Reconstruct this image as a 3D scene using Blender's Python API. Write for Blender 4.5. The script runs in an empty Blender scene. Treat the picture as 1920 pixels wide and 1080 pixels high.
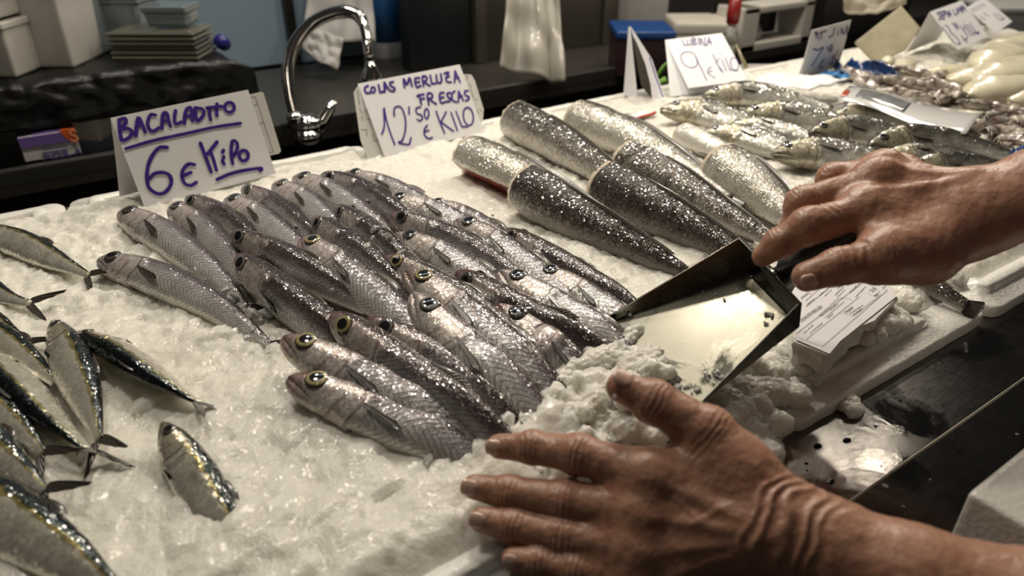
import bpy, bmesh, math, random
import numpy as np
from mathutils import Vector, Matrix, noise
SC = bpy.context.scene
COL = SC.collection
rng = random.Random(7)
nrng = np.random.RandomState(11)

# ------------------------------------------------------------------ camera
FPX = 1350.0                      # focal length in pixels of a 1920 px wide frame
HC = 0.36                         # camera height above the ice
_X = np.array([3250 - 960, 540 + 230, -FPX]); _X = _X / np.linalg.norm(_X)
_p = math.atan(770 / FPX)
_Z = np.array([0, math.cos(_p), math.sin(_p)])
_Y = np.cross(_Z, _X)
RC = np.array([_X, _Y, _Z])       # camera -> world, world X runs along the counter, Y away from the customer
cam_data = bpy.data.cameras.new('camera')
cam = bpy.data.objects.new('camera', cam_data); COL.objects.link(cam)
cam_data.sensor_width = 36.0
cam_data.lens = 36.0 * FPX / 1920.0
cam_data.clip_start = 0.02
M4 = Matrix([list(RC[0]) + [0], list(RC[1]) + [0], list(RC[2]) + [HC], [0, 0, 0, 1]])
cam.matrix_world = M4
cam_data.dof.use_dof = True
cam_data.dof.focus_distance = 0.70
cam_data.dof.aperture_fstop = 5.0
SC.camera = cam

# ------------------------------------------------------------------ world, lamps, exposure
world = bpy.data.worlds.new('market_hall'); SC.world = world
world.use_nodes = True
world.node_tree.nodes['Background'].inputs[0].default_value = (1.0, 0.92, 0.82, 1)
world.node_tree.nodes['Background'].inputs[1].default_value = 0.022

def lamp(name, loc, aim, power, size, colr, size_y=None, spread=180):
    l = bpy.data.lights.new(name, 'AREA'); l.energy = power; l.size = size; l.color = colr
    l.spread = math.radians(spread)
    if size_y:
        l.shape = 'RECTANGLE'; l.size_y = size_y
    else:
        l.shape = 'DISK'
    o = bpy.data.objects.new(name, l); COL.objects.link(o)
    o.location = loc
    o.rotation_euler = (Vector(aim) - Vector(loc)).to_track_quat('-Z', 'Y').to_euler()
    return o
WARM = (1.0, 0.90, 0.75); NEUT = (1.0, 0.93, 0.83)
LAMPS = [((0.10, 1.05, 1.02), 3.3), ((0.72, 1.06, 1.02), 4.4), ((1.30, 1.06, 1.06), 4.6), ((1.95, 1.25, 1.10), 4.2), ((2.55, 1.30, 1.20), 4.2),
         ((0.35, 1.62, 1.15), 2.6), ((0.95, 1.66, 1.18), 2.8), ((1.60, 1.70, 1.20), 2.6), ((-0.15, 0.42, 1.25), 0.35), ((0.42, 0.40, 1.30), 0.18), ((1.00, 0.42, 1.30), 0.25), ((1.78, 0.86, 1.20), 0.4), ((1.92, 0.78, 1.20), 0.4)]  # rear and front rows are unseen lamps, added for glints on the wet fish
for i, (lc, pw) in enumerate(LAMPS):
    lamp('stall_and_glint_lamp', lc, (lc[0] - 0.10, 0.60, 0), pw, 0.12 if pw > 1 else 0.05, WARM)
lamp('hall_light', (0.6, 1.3, 2.2), (0.6, 0.6, 0), 3.0, 1.4, NEUT, 0.4)
lamp('passage_light', (0.9, 1.62, 1.3), (0.9, 2.2, -0.1), 2.0, 0.9, (0.75, 0.87, 1.0), 0.3)
SC.view_settings.view_transform = 'Standard'
SC.view_settings.look = 'None'
SC.view_settings.exposure = 0.28
SC.view_settings.gamma = 1.0
SC.view_settings.use_curve_mapping = False

# ------------------------------------------------------------------ pixel -> place helpers (1920x1080 frame)
CAMP = np.array([0, 0, HC])
def ray(px, py): return RC @ np.array([px - 960.0, 540.0 - py, -FPX])
def P(px, py, z=0.0):
    d = ray(px, py); t = (z - HC) / d[2]; return Vector(CAMP + t * d)
def PD(px, py, D): return Vector(CAMP + ray(px, py) / FPX * D)
def PY(px, py, y):
    d = ray(px, py); return Vector(CAMP + d * (y / d[1]))
def PPL(px, py, o, n):
    d = Vector(ray(px, py)); c = Vector(CAMP); t = (o - c).dot(n) / d.dot(n); return c + d * t
FWD = Vector(RC @ np.array([0, 0, -1.0])); RIGHT = Vector(RC @ np.array([1.0, 0, 0])); UPV = Vector(RC @ np.array([0, 1.0, 0]))

# ------------------------------------------------------------------ object helpers
def tag(o, label=None, cat=None, group=None, kind=None):
    if label: o['label'] = label
    if cat: o['category'] = cat
    if group: o['group'] = group
    if kind: o['kind'] = kind
    return o
def link(name, me, m=None, parent=None, smooth=True):
    o = bpy.data.objects.new(name, me); COL.objects.link(o)
    if m is not None:
        for mm in (m if isinstance(m, (list, tuple)) else [m]): me.materials.append(mm)
    if smooth and len(me.polygons): me.polygons.foreach_set('use_smooth', [True] * len(me.polygons))
    if parent is not None: o.parent = parent
    return o
def mesh(name, verts, faces, m=None, parent=None, smooth=True, uv=None):
    me = bpy.data.meshes.new(name)
    me.from_pydata([tuple(v) for v in verts], [], [tuple(f) for f in faces])
    if uv is not None:
        l = me.uv_layers.new(name='UVMap')
        idx = np.empty(len(me.loops), np.int32); me.loops.foreach_get('vertex_index', idx)
        l.data.foreach_set('uv', np.asarray(uv, np.float32)[idx].ravel())
    me.update()
    return link(name, me, m, parent, smooth)
def empty(name, loc=(0, 0, 0), label=None, cat=None, group=None):
    o = bpy.data.objects.new(name, None); COL.objects.link(o); o.location = loc; o.empty_display_size = 0.02
    return tag(o, label, cat, group)
def bmobj(name, bm, m, parent=None, smooth=False, bev=0.0, seg=2):
    if bev > 0:
        bmesh.ops.bevel(bm, geom=list(bm.edges), offset=bev, segments=seg, affect='EDGES', profile=0.6)
    me = bpy.data.meshes.new(name); bm.normal_update(); bm.to_mesh(me); bm.free()
    return link(name, me, m, parent, smooth)
def box_bm(c, sx, sy, sz, ax=None, bm=None):
    """box centred at c with full sizes along the axes ax (three Vectors)"""
    bm = bm or bmesh.new(); c = Vector(c)
    ax = ax or (Vector((1, 0, 0)), Vector((0, 1, 0)), Vector((0, 0, 1)))
    vs = [bm.verts.new(c + ax[0] * (i * sx / 2) + ax[1] * (j * sy / 2) + ax[2] * (k * sz / 2)) for i in (-1, 1) for j in (-1, 1) for k in (-1, 1)]
    for q in ((0, 1, 3, 2), (4, 6, 7, 5), (0, 4, 5, 1), (2, 3, 7, 6), (0, 2, 6, 4), (1, 5, 7, 3)): bm.faces.new([vs[i] for i in q])
    bmesh.ops.recalc_face_normals(bm, faces=bm.faces[:])
    return bm
def prism_bm(poly, off, bm=None):
    """solid between polygon poly and poly + off"""
    bm = bm or bmesh.new(); n = len(poly); off = Vector(off)
    a = [bm.verts.new(Vector(p)) for p in poly]; b = [bm.verts.new(Vector(p) + off) for p in poly]
    bm.faces.new(a); bm.faces.new(b[::-1])
    for i in range(n): bm.faces.new([a[i], b[i], b[(i + 1) % n], a[(i + 1) % n]])
    bmesh.ops.recalc_face_normals(bm, faces=bm.faces[:])
    return bm
def tube_bm(pts, rad, seg=16, bm=None, caps=True, flat=1.0):
    bm = bm or bmesh.new(); pts = [Vector(p) for p in pts]; n = len(pts)
    rad = rad if isinstance(rad, (list, tuple)) else [rad] * n
    t0 = (pts[1] - pts[0]).normalized(); u = t0.orthogonal().normalized(); rings = []
    for i in range(n):
        t = (pts[min(i + 1, n - 1)] - pts[max(i - 1, 0)]).normalized()
        u = (u - t * u.dot(t)).normalized(); v = t.cross(u)
        rings.append([bm.verts.new(pts[i] + (u * math.cos(a) + v * math.sin(a) * flat) * rad[i]) for a in [2 * math.pi * k / seg for k in range(seg)]])
    for i in range(n - 1):
        for k in range(seg):
            bm.faces.new([rings[i][k], rings[i][(k + 1) % seg], rings[i + 1][(k + 1) % seg], rings[i + 1][k]])
    if caps:
        bm.faces.new(rings[0][::-1]); bm.faces.new(rings[-1])
    return bm
def lathe_bm(prof, c, seg=32, axis=None, bm=None):
    """prof = [(radius, height)...] turned about the axis through c"""
    bm = bm or bmesh.new(); c = Vector(c); w = (axis or Vector((0, 0, 1))).normalized(); u = w.orthogonal().normalized(); v = w.cross(u); rings = []
    for r, h in prof:
        rings.append([bm.verts.new(c + w * h + (u * math.cos(a) + v * math.sin(a)) * max(r, 1e-5)) for a in [2 * math.pi * k / seg for k in range(seg)]])
    for i in range(len(rings) - 1):
        for k in range(seg): bm.faces.new([rings[i][k], rings[i][(k + 1) % seg], rings[i + 1][(k + 1) % seg], rings[i + 1][k]])
    if prof[0][0] > 1e-4: bm.faces.new(rings[0][::-1])
    if prof[-1][0] > 1e-4: bm.faces.new(rings[-1])
    bmesh.ops.recalc_face_normals(bm, faces=bm.faces[:])
    return bm
def spline(pts, n):
    """Catmull-Rom through pts, n samples evenly spaced by length"""
    p = [np.array(q, float) for q in pts]
    if len(p) == 2: return [p[0] + (p[1] - p[0]) * t for t in np.linspace(0, 1, n)]
    q = [2 * p[0] - p[1]] + p + [2 * p[-1] - p[-2]]; out = []
    for i in range(len(p) - 1):
        a, b, c, d = q[i:i + 4]
        for t in np.linspace(0, 1, 24, endpoint=False):
            out.append(0.5 * (2 * b + (c - a) * t + (2 * a - 5 * b + 4 * c - d) * t * t + (3 * b - a - 3 * c + d) * t ** 3))
    out.append(p[-1]); out = np.array(out)
    s = np.concatenate([[0], np.cumsum(np.linalg.norm(np.diff(out, axis=0), axis=1))])
    return [np.array([np.interp(x, s, out[:, k]) for k in range(out.shape[1])]) for x in np.linspace(0, s[-1], n)]

# ------------------------------------------------------------------ materials
class NT:
    def __init__(s, name):
        s.m = bpy.data.materials.new(name); s.m.use_nodes = True; s.t = s.m.node_tree; s.b = s.t.nodes['Principled BSDF']; s.o = s.t.nodes['Material Output']
    def n(s, kind, **kw):
        x = s.t.nodes.new('ShaderNode' + kind)
        for k, v in kw.items():
            if hasattr(x, k): setattr(x, k, v)
        return x
    def l(s, a, b): s.t.links.new(a, b)
    def val(s, x):
        return x
    def math(s, op, a, b=None, c=None, clamp=False):
        x = s.n('Math', operation=op, use_clamp=clamp)
        for i, q in enumerate((a, b, c)):
            if q is None: continue
            if isinstance(q, (int, float)): x.inputs[i].default_value = q
            else: s.l(q, x.inputs[i])
        return x.outputs[0]
    def mix(s, f, a, b, mode='MIX'):
        x = s.n('MixRGB', blend_type=mode)
        for i, q in enumerate((f, a, b)):
            if isinstance(q, (int, float)): x.inputs[i].default_value = q
            elif isinstance(q, tuple): x.inputs[i].default_value = q + (1,) if len(q) == 3 else q
            else: s.l(q, x.inputs[i])
        return x.outputs[0]
    def noise(s, scale, detail=3.0, rough=0.55, vec=None, dist=0.0):
        x = s.n('TexNoise'); x.inputs['Scale'].default_value = scale; x.inputs['Detail'].default_value = detail; x.inputs['Roughness'].default_value = rough; x.inputs['Distortion'].default_value = dist
        if vec is not None: s.l(vec, x.inputs['Vector'])
        return x.outputs['Fac']
    def voro(s, scale, feature='F1', vec=None, rnd=1.0):
        x = s.n('TexVoronoi', feature=feature); x.inputs['Scale'].default_value = scale; x.inputs['Randomness'].default_value = rnd
        if vec is not None: s.l(vec, x.inputs['Vector'])
        return x
    def ramp(s, fac, stops, interp='LINEAR'):
        x = s.n('ValToRGB'); x.color_ramp.interpolation = interp; e = x.color_ramp.elements
        while len(e) < len(stops): e.new(0.5)
        for k, (p, c) in enumerate(stops):
            e[k].position = p; e[k].color = (c, c, c, 1) if isinstance(c, (int, float)) else tuple(c) + (1,)
        s.l(fac, x.inputs[0]); return x.outputs[0]
    def co(s, kind='Object'): return s.n('TexCoord').outputs[kind]
    def attr(s, name):
        x = s.n('Attribute'); x.attribute_type = 'OBJECT'; x.attribute_name = name; return x.outputs['Fac']
    def bump(s, h, strength, dist, prev=None):
        x = s.n('Bump'); x.inputs['Strength'].default_value = strength; x.inputs['Distance'].default_value = dist
        s.l(h, x.inputs['Height'])
        if prev is not None: s.l(prev, x.inputs['Normal'])
        return x.outputs[0]
    def set(s, **kw):
        for k, v in kw.items():
            k = {'col': 'Base Color', 'rough': 'Roughness', 'metal': 'Metallic', 'ior': 'IOR', 'trans': 'Transmission Weight', 'sss': 'Subsurface Weight', 'sssr': 'Subsurface Radius', 'ssss': 'Subsurface Scale', 'coat': 'Coat Weight', 'coatr': 'Coat Roughness', 'normal': 'Normal', 'coatn': 'Coat Normal', 'spec': 'Specular IOR Level', 'alpha': 'Alpha', 'emit': 'Emission Color', 'emits': 'Emission Strength'}[k]
            i = s.b.inputs[k]
            if isinstance(v, (int, float)): i.default_value = v
            elif isinstance(v, tuple): i.default_value = v + (1,) if (len(v) == 3 and k != 'Subsurface Radius') else v
            else: s.l(v, i)
        return s

def simple(name, c, rough=0.5, metal=0.0, var=0.12, vs=25.0, bump=0.0, bs=300.0, **kw):
    t = NT(name); co = t.co()
    f = t.noise(vs, 4, vec=co)
    t.set(col=t.mix(f, tuple(x * (1 - var) for x in c), tuple(min(1, x * (1 + var)) for x in c)), rough=rough, metal=metal, **kw)
    if bump: t.set(normal=t.bump(t.noise(bs, 4, vec=co), bump, 0.002))
    return t.m

def mat_ice(name='crushed_ice', tint=(0.80, 0.765, 0.67), trans=0.0):
    t = NT(name); co = t.co()
    f = t.noise(9, 5, vec=co); g = t.noise(60, 4, 0.6, vec=co)
    v = t.voro(170, vec=co); v2 = t.voro(420, vec=co)
    c = t.mix(f, tuple(x * 0.86 for x in tint), tint)
    c = t.mix(t.math('MULTIPLY', g, 0.45), c, (0.60, 0.61, 0.61))
    h = t.math('ADD', t.math('MULTIPLY', v.outputs['Distance'], 1.0), t.math('MULTIPLY', v2.outputs['Distance'], 0.5))
    h = t.math('ADD', h, t.math('MULTIPLY', g, 1.2))
    n = t.bump(h, 0.24, 0.003)
    rv = t.n('SeparateColor'); t.l(v.outputs['Color'], rv.inputs[0])
    r = t.math('ADD', 0.16, t.math('MULTIPLY', rv.outputs[0], 0.35))
    t.set(col=c, rough=r, normal=n, sss=0.6, sssr=(0.018, 0.018, 0.016), ssss=1.0, ior=1.31, trans=trans, spec=0.5, coat=0.10, coatr=0.10)
    return t.m

def mat_foam():
    t = NT('polystyrene'); co = t.co()
    v = t.voro(260, vec=co); f = t.noise(14, 5, vec=co); s = t.noise(5, 6, 0.7, vec=co)
    c = t.mix(f, (0.72, 0.70, 0.64), (0.82, 0.81, 0.77))
    c = t.mix(t.ramp(s, [(0.60, 0.0), (0.75, 0.5)]), c, (0.55, 0.48, 0.33))
    t.set(col=c, rough=0.38, normal=t.bump(v.outputs['Distance'], 0.25, 0.0015), sss=0.2, sssr=(0.004, 0.004, 0.003), coat=0.25, coatr=0.15)
    return t.m

def mat_steel(name='brushed_steel', c=(0.20, 0.19, 0.18), rough=0.17, dirt=0.4):
    t = NT(name); co = t.co()
    mp = t.n('Mapping'); mp.inputs['Scale'].default_value = (1, 14, 14); t.l(co, mp.inputs[0])
    br = t.noise(70, 5, 0.7, vec=mp.outputs[0]); sm = t.noise(6, 6, 0.65, vec=co); wet = t.noise(16, 5, 0.6, vec=co, dist=0.6)
    scv = t.voro(11, 'DISTANCE_TO_EDGE', vec=co)
    col = t.mix(sm, tuple(x * (1 - dirt) for x in c), tuple(x * (1 + dirt * 0.6) for x in c))
    w = t.ramp(wet, [(0.50, 0.0), (0.64, 1.0)])
    r = t.math('ADD', t.math('MULTIPLY', br, 0.16), t.math('MULTIPLY', sm, rough))
    r = t.math('MULTIPLY', r, t.math('SUBTRACT', 1.0, t.math('MULTIPLY', w, 0.7)))
    n = t.bump(br, 0.03, 0.001); n = t.bump(w, 0.25, 0.0003, n)
    t.set(col=col, rough=r, metal=1.0, normal=n)
    return t.m

def mat_skin():
    t = NT('skin'); co = t.co()
    f = t.noise(22, 4, vec=co); g = t.noise(90, 4, 0.6, vec=co); v = t.voro(420, vec=co)
    c = t.mix(f, (0.325, 0.16, 0.105), (0.42, 0.235, 0.158))
    c = t.mix(t.ramp(g, [(0.5, 0.0), (0.72, 0.45)]), c, (0.28, 0.085, 0.055))
    mp = t.n('Mapping'); mp.inputs['Scale'].default_value = (1, 1, 1); t.l(co, mp.inputs[0])
    n = t.bump(t.math('ADD', t.math('MULTIPLY', v.outputs['Distance'], 0.5), g), 0.28, 0.0011)
    t.set(col=c, rough=t.math('ADD', 0.27, t.math('MULTIPLY', f, 0.22)), normal=n, sss=0.22, sssr=(0.012, 0.004, 0.002), spec=0.4)
    return t.m

def uvsep(t):
    u = t.n('UVMap'); u.uv_map = 'UVMap'; s = t.n('SeparateXYZ'); t.l(u.outputs[0], s.inputs[0]); return u.outputs[0], s.outputs[0], s.outputs[1]

def mat_fish(name, back, mid, flank, belly, stops=(0.10, 0.26, 0.42, 0.72), metal=0.45, rough=0.25, chevron=0.0, scales=0.0, headcol=None, head_u=0.2, streak=None, spark=0.5, snout=None, glint=480.0, flecks=0.12, mottle=0.0):
    """U runs from snout to tail, V from the back (0) to the belly (1)"""
    t = NT(name); uv, U, V = uvsep(t); co = t.co()
    tone = t.attr('tone')
    mp = t.n('Mapping'); mp.inputs['Scale'].default_value = (7, 3, 1); t.l(uv, mp.inputs[0])
    big = t.noise(3.0, 4, 0.6, vec=mp.outputs[0]); fine = t.noise(260, 4, 0.6, vec=co); mid_n = t.noise(60, 4, 0.6, vec=co)
    vv = t.math('ADD', V, t.math('MULTIPLY', t.math('SUBTRACT', big, 0.5), 0.16))
    vv = t.math('SUBTRACT', vv, t.math('MULTIPLY', tone, 0.12))
    c = t.ramp(vv, [(0.0, back), (stops[0], back), (stops[1], mid), (stops[2], flank), (stops[3], belly)])
    if streak:
        band = t.ramp(vv, [(stops[1] - 0.04, 0.0), (stops[1] + 0.01, 0.8), (stops[1] + 0.06, 0.0)])
        c = t.mix(band, c, streak)
    h = t.math('MULTIPLY', fine, 0.9)
    body = t.ramp(U, [(head_u, 0.0), (head_u + 0.04, 1.0)])
    if chevron:
        zz = t.math('PINGPONG', t.math('MULTIPLY', V, 2.0), 0.34)
        w = t.math('FRACT', t.math('ADD', t.math('MULTIPLY', U, 48.0), t.math('MULTIPLY', zz, 6.0)))
        ln = t.ramp(w, [(0.0, 1.0), (0.20, 0.0), (0.72, 0.0), (1.0, 1.0)])
        ln = t.math('MULTIPLY', ln, body)
        ln = t.math('MULTIPLY', ln, t.ramp(V, [(0.25, 0.0), (0.38, 1.0), (0.85, 1.0), (0.95, 0.0)]))
        c = t.mix(t.math('MULTIPLY', ln, chevron), c, (0.16, 0.135, 0.125))
        h = t.math('SUBTRACT', h, t.math('MULTIPLY', ln, 0.35))
    if scales:
        m2 = t.n('Mapping'); m2.inputs['Scale'].default_value = (125, 30, 1); m2.inputs['Rotation'].default_value = (0, 0, 0.0); t.l(uv, m2.inputs[0])
        sv = t.voro(1.0, vec=m2.outputs[0], rnd=0.35)
        h = t.math('ADD', h, t.math('MULTIPLY', t.math('SUBTRACT', 1.0, sv.outputs['Distance']), scales * 1.3))
        c = t.mix(t.ramp(sv.outputs['Distance'], [(0.45, 0.0), (0.75, 0.45 * scales)]), c, tuple(x * 0.45 for x in back))
    c = t.mix(t.ramp(mid_n, [(0.45, 0.0), (0.75, 0.35)]), c, tuple(0.5 * (a + b) for a, b in zip(back, mid)))
    if headcol:
        hm = t.math('SUBTRACT', 1.0, body)
        bl = t.noise(170, 6, 0.75, vec=co)
        hc = t.mix(t.ramp(bl, [(0.44, 0.0), (0.68, 1.0)]), headcol[0], headcol[1])
        hc = t.mix(t.ramp(V, [(0.16, 1.0), (0.34, 0.0)]), hc, headcol[2])
        c = t.mix(t.math('MULTIPLY', hm, 0.72), c, hc)
        sn = t.math('MULTIPLY', t.ramp(U, [(0.0, 1.0), (0.09, 0.0)]), t.math('ADD', 0.42, t.math('MULTIPLY', tone, 0.58)))
        c = t.mix(t.math('MULTIPLY', sn, 0.9), c, snout or headcol[2])
        gl = t.ramp(t.math('ABSOLUTE', t.math('SUBTRACT', U, t.math('ADD', head_u - 0.02, t.math('MULTIPLY', t.math('PINGPONG', V, 0.5), 0.07)))), [(0.0, 0.7), (0.008, 0.0)])
        ml = t.math('ABSOLUTE', t.math('SUBTRACT', V, t.math('ADD', 0.50, t.math('MULTIPLY', U, 2.4))))
        ml = t.math('MULTIPLY', t.ramp(ml, [(0.0, 1.0), (0.022, 0.0)]), t.ramp(U, [(0.075, 1.0), (0.10, 0.0)]))
        c = t.mix(t.math('MULTIPLY', ml, 0.9), c, (0.045, 0.014, 0.011))
        g2 = t.math('ABSOLUTE', t.math('SUBTRACT', U, t.math('ADD', head_u - 0.085, t.math('MULTIPLY', t.math('PINGPONG', V, 0.5), 0.09))))
        c = t.mix(t.math('MULTIPLY', t.ramp(g2, [(0.0, 0.55), (0.007, 0.0)]), t.ramp(V, [(0.42, 0.0), (0.52, 1.0)])), c, (0.16, 0.07, 0.05))
        dots = t.voro(330, vec=co)
        c = t.mix(t.math('MULTIPLY', t.math('MULTIPLY', t.ramp(dots.outputs['Distance'], [(0.14, 0.8), (0.26, 0.0)]), hm), t.ramp(V, [(0.45, 0.0), (0.52, 1.0), (0.85, 1.0), (0.92, 0.0)])), c, (0.10, 0.05, 0.04))
        c = t.mix(t.math('MULTIPLY', gl, t.ramp(V, [(0.2, 0.0), (0.3, 1.0)])), c, (0.07, 0.03, 0.022))
    gv = t.voro(glint, vec=co); ge = t.n('NewGeometry'); sb = t.n('VectorMath', operation='SUBTRACT'); t.l(gv.outputs['Color'], sb.inputs[0]); sb.inputs[1].default_value = (.5, .5, .5)
    def tilted(k):
        sc_ = t.n('VectorMath', operation='SCALE'); t.l(sb.outputs[0], sc_.inputs[0]); sc_.inputs['Scale'].default_value = k
        ad = t.n('VectorMath', operation='ADD'); t.l(sc_.outputs[0], ad.inputs[0]); t.l(ge.outputs['Normal'], ad.inputs[1]); nm_ = t.n('VectorMath', operation='NORMALIZE'); t.l(ad.outputs[0], nm_.inputs[0]); return nm_.outputs[0]
    n = t.bump(h, 0.42, 0.0010, tilted(spark * 0.5))
    n2 = t.bump(t.noise(300, 2, 0.5, vec=co), 0.3, 0.0006, tilted(spark))
    fl = t.n('SeparateColor'); t.l(gv.outputs['Color'], fl.inputs[0])
    c = t.mix(t.math('MULTIPLY', t.ramp(fl.outputs[1], [(0.72, 0.0), (0.95, flecks)]), body), c, (0.55, 0.52, 0.46))
    if mottle:
        mo = t.noise(42, 5, 0.7, vec=co, dist=0.5)
        c = t.mix(t.math('MULTIPLY', t.ramp(mo, [(0.48, 0.0), (0.66, mottle)]), t.ramp(V, [(0.45, 1.0), (0.65, 0.0)])), c, (0.016, 0.013, 0.011))
    r = t.math('ADD', rough * 0.7, t.math('MULTIPLY', mid_n, rough * 0.6))
    t.set(col=c, rough=r, metal=metal, normal=n, coat=1.0, coatr=0.07, coatn=n2, ior=1.4, spec=0.25)
    return t.m

def mat_eye(name, iris, pup=0.52):
    t = NT(name); uv, U, V = uvsep(t)
    f = t.noise(30, 3, vec=uv)
    c = t.ramp(U, [(0.0, (0.008, 0.008, 0.011)), (pup, (0.010, 0.010, 0.013)), (pup + 0.04, iris), (0.80, tuple(x * 0.9 for x in iris)), (0.92, (0.06, 0.05, 0.045))])
    t.set(col=t.mix(t.math('MULTIPLY', f, 0.3), c, (0.05, 0.045, 0.04)), rough=0.08, coat=1.0, coatr=0.02, metal=0.1)
    return t.m

def mat_fin(name, a, b, alpha=0.9):
    t = NT(name); uv, U, V = uvsep(t)
    w = t.math('FRACT', t.math('MULTIPLY', V, 11.0))
    f = t.ramp(w, [(0.0, 1.0), (0.25, 0.0), (0.8, 0.0), (1.0, 1.0)])
    t.set(col=t.mix(f, a, b), rough=0.3, normal=t.bump(f, 0.6, 0.0006), coat=0.6, coatr=0.12, sss=0.1, sssr=(0.002, 0.002, 0.002))
    return t.m

def mat_paper(name, c=(0.80, 0.79, 0.78), rough=0.5):
    t = NT(name); co = t.co(); f = t.noise(30, 4, vec=co)
    t.set(col=t.mix(f, tuple(x * 0.95 for x in c), c), rough=rough, sss=0.25, sssr=(0.004, 0.004, 0.004), spec=0.35, coat=0.15, coatr=0.2)
    return t.m

ICE = mat_ice(); ICE_W = mat_ice('wet_ice', (0.74, 0.75, 0.76), 0.35); FOAM = mat_foam(); STEEL = mat_steel(); SKIN = mat_skin()
ICE_BIT = simple('ice_fragment', (0.80, 0.78, 0.71), 0.16, 0, .06, 80, .3, 400, trans=.30, ior=1.31)
CLEAR_ICE = simple('clear_ice', (0.86, 0.86, 0.84), 0.08, 0, 0.02, 40, 0.5, 160, trans=0.55, ior=1.31)
INK = simple('purple_marker', (0.048, 0.014, 0.26), 0.55, 0, 0.15, 120)
INK_THIN = simple('violet_pen', (0.06, 0.035, 0.24), 0.55, 0, 0.2, 120)
PAPER = mat_paper('laminated_paper', (0.86, 0.85, 0.87)); PAPER_OLD = mat_paper('worn_plastic_card', (0.66, 0.65, 0.61), 0.35)
BLACK_INK = simple('black_print', (0.02, 0.02, 0.022), 0.6)
CHROME = simple('chrome', (0.62, 0.60, 0.57), 0.10, 1.0, 0.05)
# ------------------------------------------------------------------ implicit surfaces (surface nets)
class Field:
    def __init__(s, lo, hi, h):
        s.lo = np.array(lo, float); s.h = h
        s.n = np.maximum(4, np.ceil((np.array(hi) - s.lo) / h).astype(int) + 1)
        s.v = np.full(s.n, 1.0, np.float32)
    def sub(s, lo, hi):
        a = np.clip(np.floor((np.array(lo) - s.lo) / s.h).astype(int), 0, s.n - 1); b = np.clip(np.ceil((np.array(hi) - s.lo) / s.h).astype(int) + 1, 1, s.n)
        g = [s.lo[k] + s.h * np.arange(a[k], b[k], dtype=np.float32) for k in range(3)]
        return tuple(slice(a[k], b[k]) for k in range(3)), np.meshgrid(*g, indexing='ij')
def smin(a, b, k):
    h = np.clip(0.5 + 0.5 * (b - a) / k, 0, 1); return b + (a - b) * h - k * h * (1 - h)
def cone(X, Y, Z, a, b, ra, rb, flat=None):
    """distance to a tapered capsule; flat = (axis, factor) squashes it across one axis"""
    a = np.array(a, float); b = np.array(b, float); d = b - a; L2 = max(d @ d, 1e-9)
    px, py, pz = X - a[0], Y - a[1], Z - a[2]
    t = np.clip((px * d[0] + py * d[1] + pz * d[2]) / L2, 0, 1)
    qx, qy, qz = px - t * d[0], py - t * d[1], pz - t * d[2]
    if flat is not None:
        ax, fc = flat; w = qx * ax[0] + qy * ax[1] + qz * ax[2]
        qx, qy, qz = qx + ax[0] * w * (fc - 1), qy + ax[1] * w * (fc - 1), qz + ax[2] * w * (fc - 1)
    return np.sqrt(qx * qx + qy * qy + qz * qz) - (ra + (rb - ra) * t), t
def surface_nets(F):
    v = F.v; n = v.shape; ins = v < 0
    c = np.zeros([k - 1 for k in n], np.int8)
    for i in (0, 1):
        for j in (0, 1):
            for k in (0, 1): c += ins[i:n[0] - 1 + i, j:n[1] - 1 + j, k:n[2] - 1 + k]
    act = (c > 0) & (c < 8); idx = np.argwhere(act); m = len(idx)
    num = np.full(act.shape, -1, np.int64); num[act] = np.arange(m)
    acc = np.zeros((m, 3)); cnt = np.zeros(m)
    cor = [(i, j, k) for i in (0, 1) for j in (0, 1) for k in (0, 1)]
    val = {q: v[idx[:, 0] + q[0], idx[:, 1] + q[1], idx[:, 2] + q[2]] for q in cor}
    for q in cor:
        for ax in range(3):
            if q[ax]: continue
            r = list(q); r[ax] = 1; r = tuple(r); a, b = val[q], val[r]; x = (a < 0) != (b < 0)
            t = np.where(x, a / np.where(x, a - b, 1), 0)
            p = np.tile(np.array(q, float), (m, 1)); p[:, ax] = t
            acc[x] += p[x]; cnt[x] += 1
    pos = F.lo + F.h * (idx + acc / np.maximum(cnt, 1)[:, None])
    faces = []
    for ax in range(3):
        o1, o2 = [k for k in range(3) if k != ax]
        sl = [slice(1, n[k] - 1) for k in range(3)]; sa = list(sl); sb = list(sl)
        sa[ax] = slice(0, n[ax] - 1); sb[ax] = slice(1, n[ax])
        A, B = ins[tuple(sa)], ins[tuple(sb)]; e = np.argwhere(A != B); e = e + np.array([0 if k == ax else 1 for k in range(3)])
        fl = ins[tuple(e.T)]
        def cell(d1, d2):
            q = e.copy(); q[:, o1] -= d1; q[:, o2] -= d2; return num[tuple(q.T)]
        quad = np.stack([cell(1, 1), cell(0, 1), cell(0, 0), cell(1, 0)], 1)
        if ax == 1: fl = ~fl
        quad[~fl] = quad[~fl][:, ::-1]
        faces.append(quad)
    return pos, np.concatenate(faces)
def np_mesh(name, pos, quads, m, parent=None, smooth=True):
    me = bpy.data.meshes.new(name); nv, nf = len(pos), len(quads); w = quads.shape[1]
    me.vertices.add(nv); me.vertices.foreach_set('co', np.asarray(pos, np.float32).ravel())
    me.loops.add(nf * w); me.loops.foreach_set('vertex_index', np.asarray(quads, np.int32).ravel())
    me.polygons.add(nf); me.polygons.foreach_set('loop_start', np.arange(0, nf * w, w, dtype=np.int32))
    me.update(calc_edges=True); me.validate()
    return link(name, me, m, parent, smooth)

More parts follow.
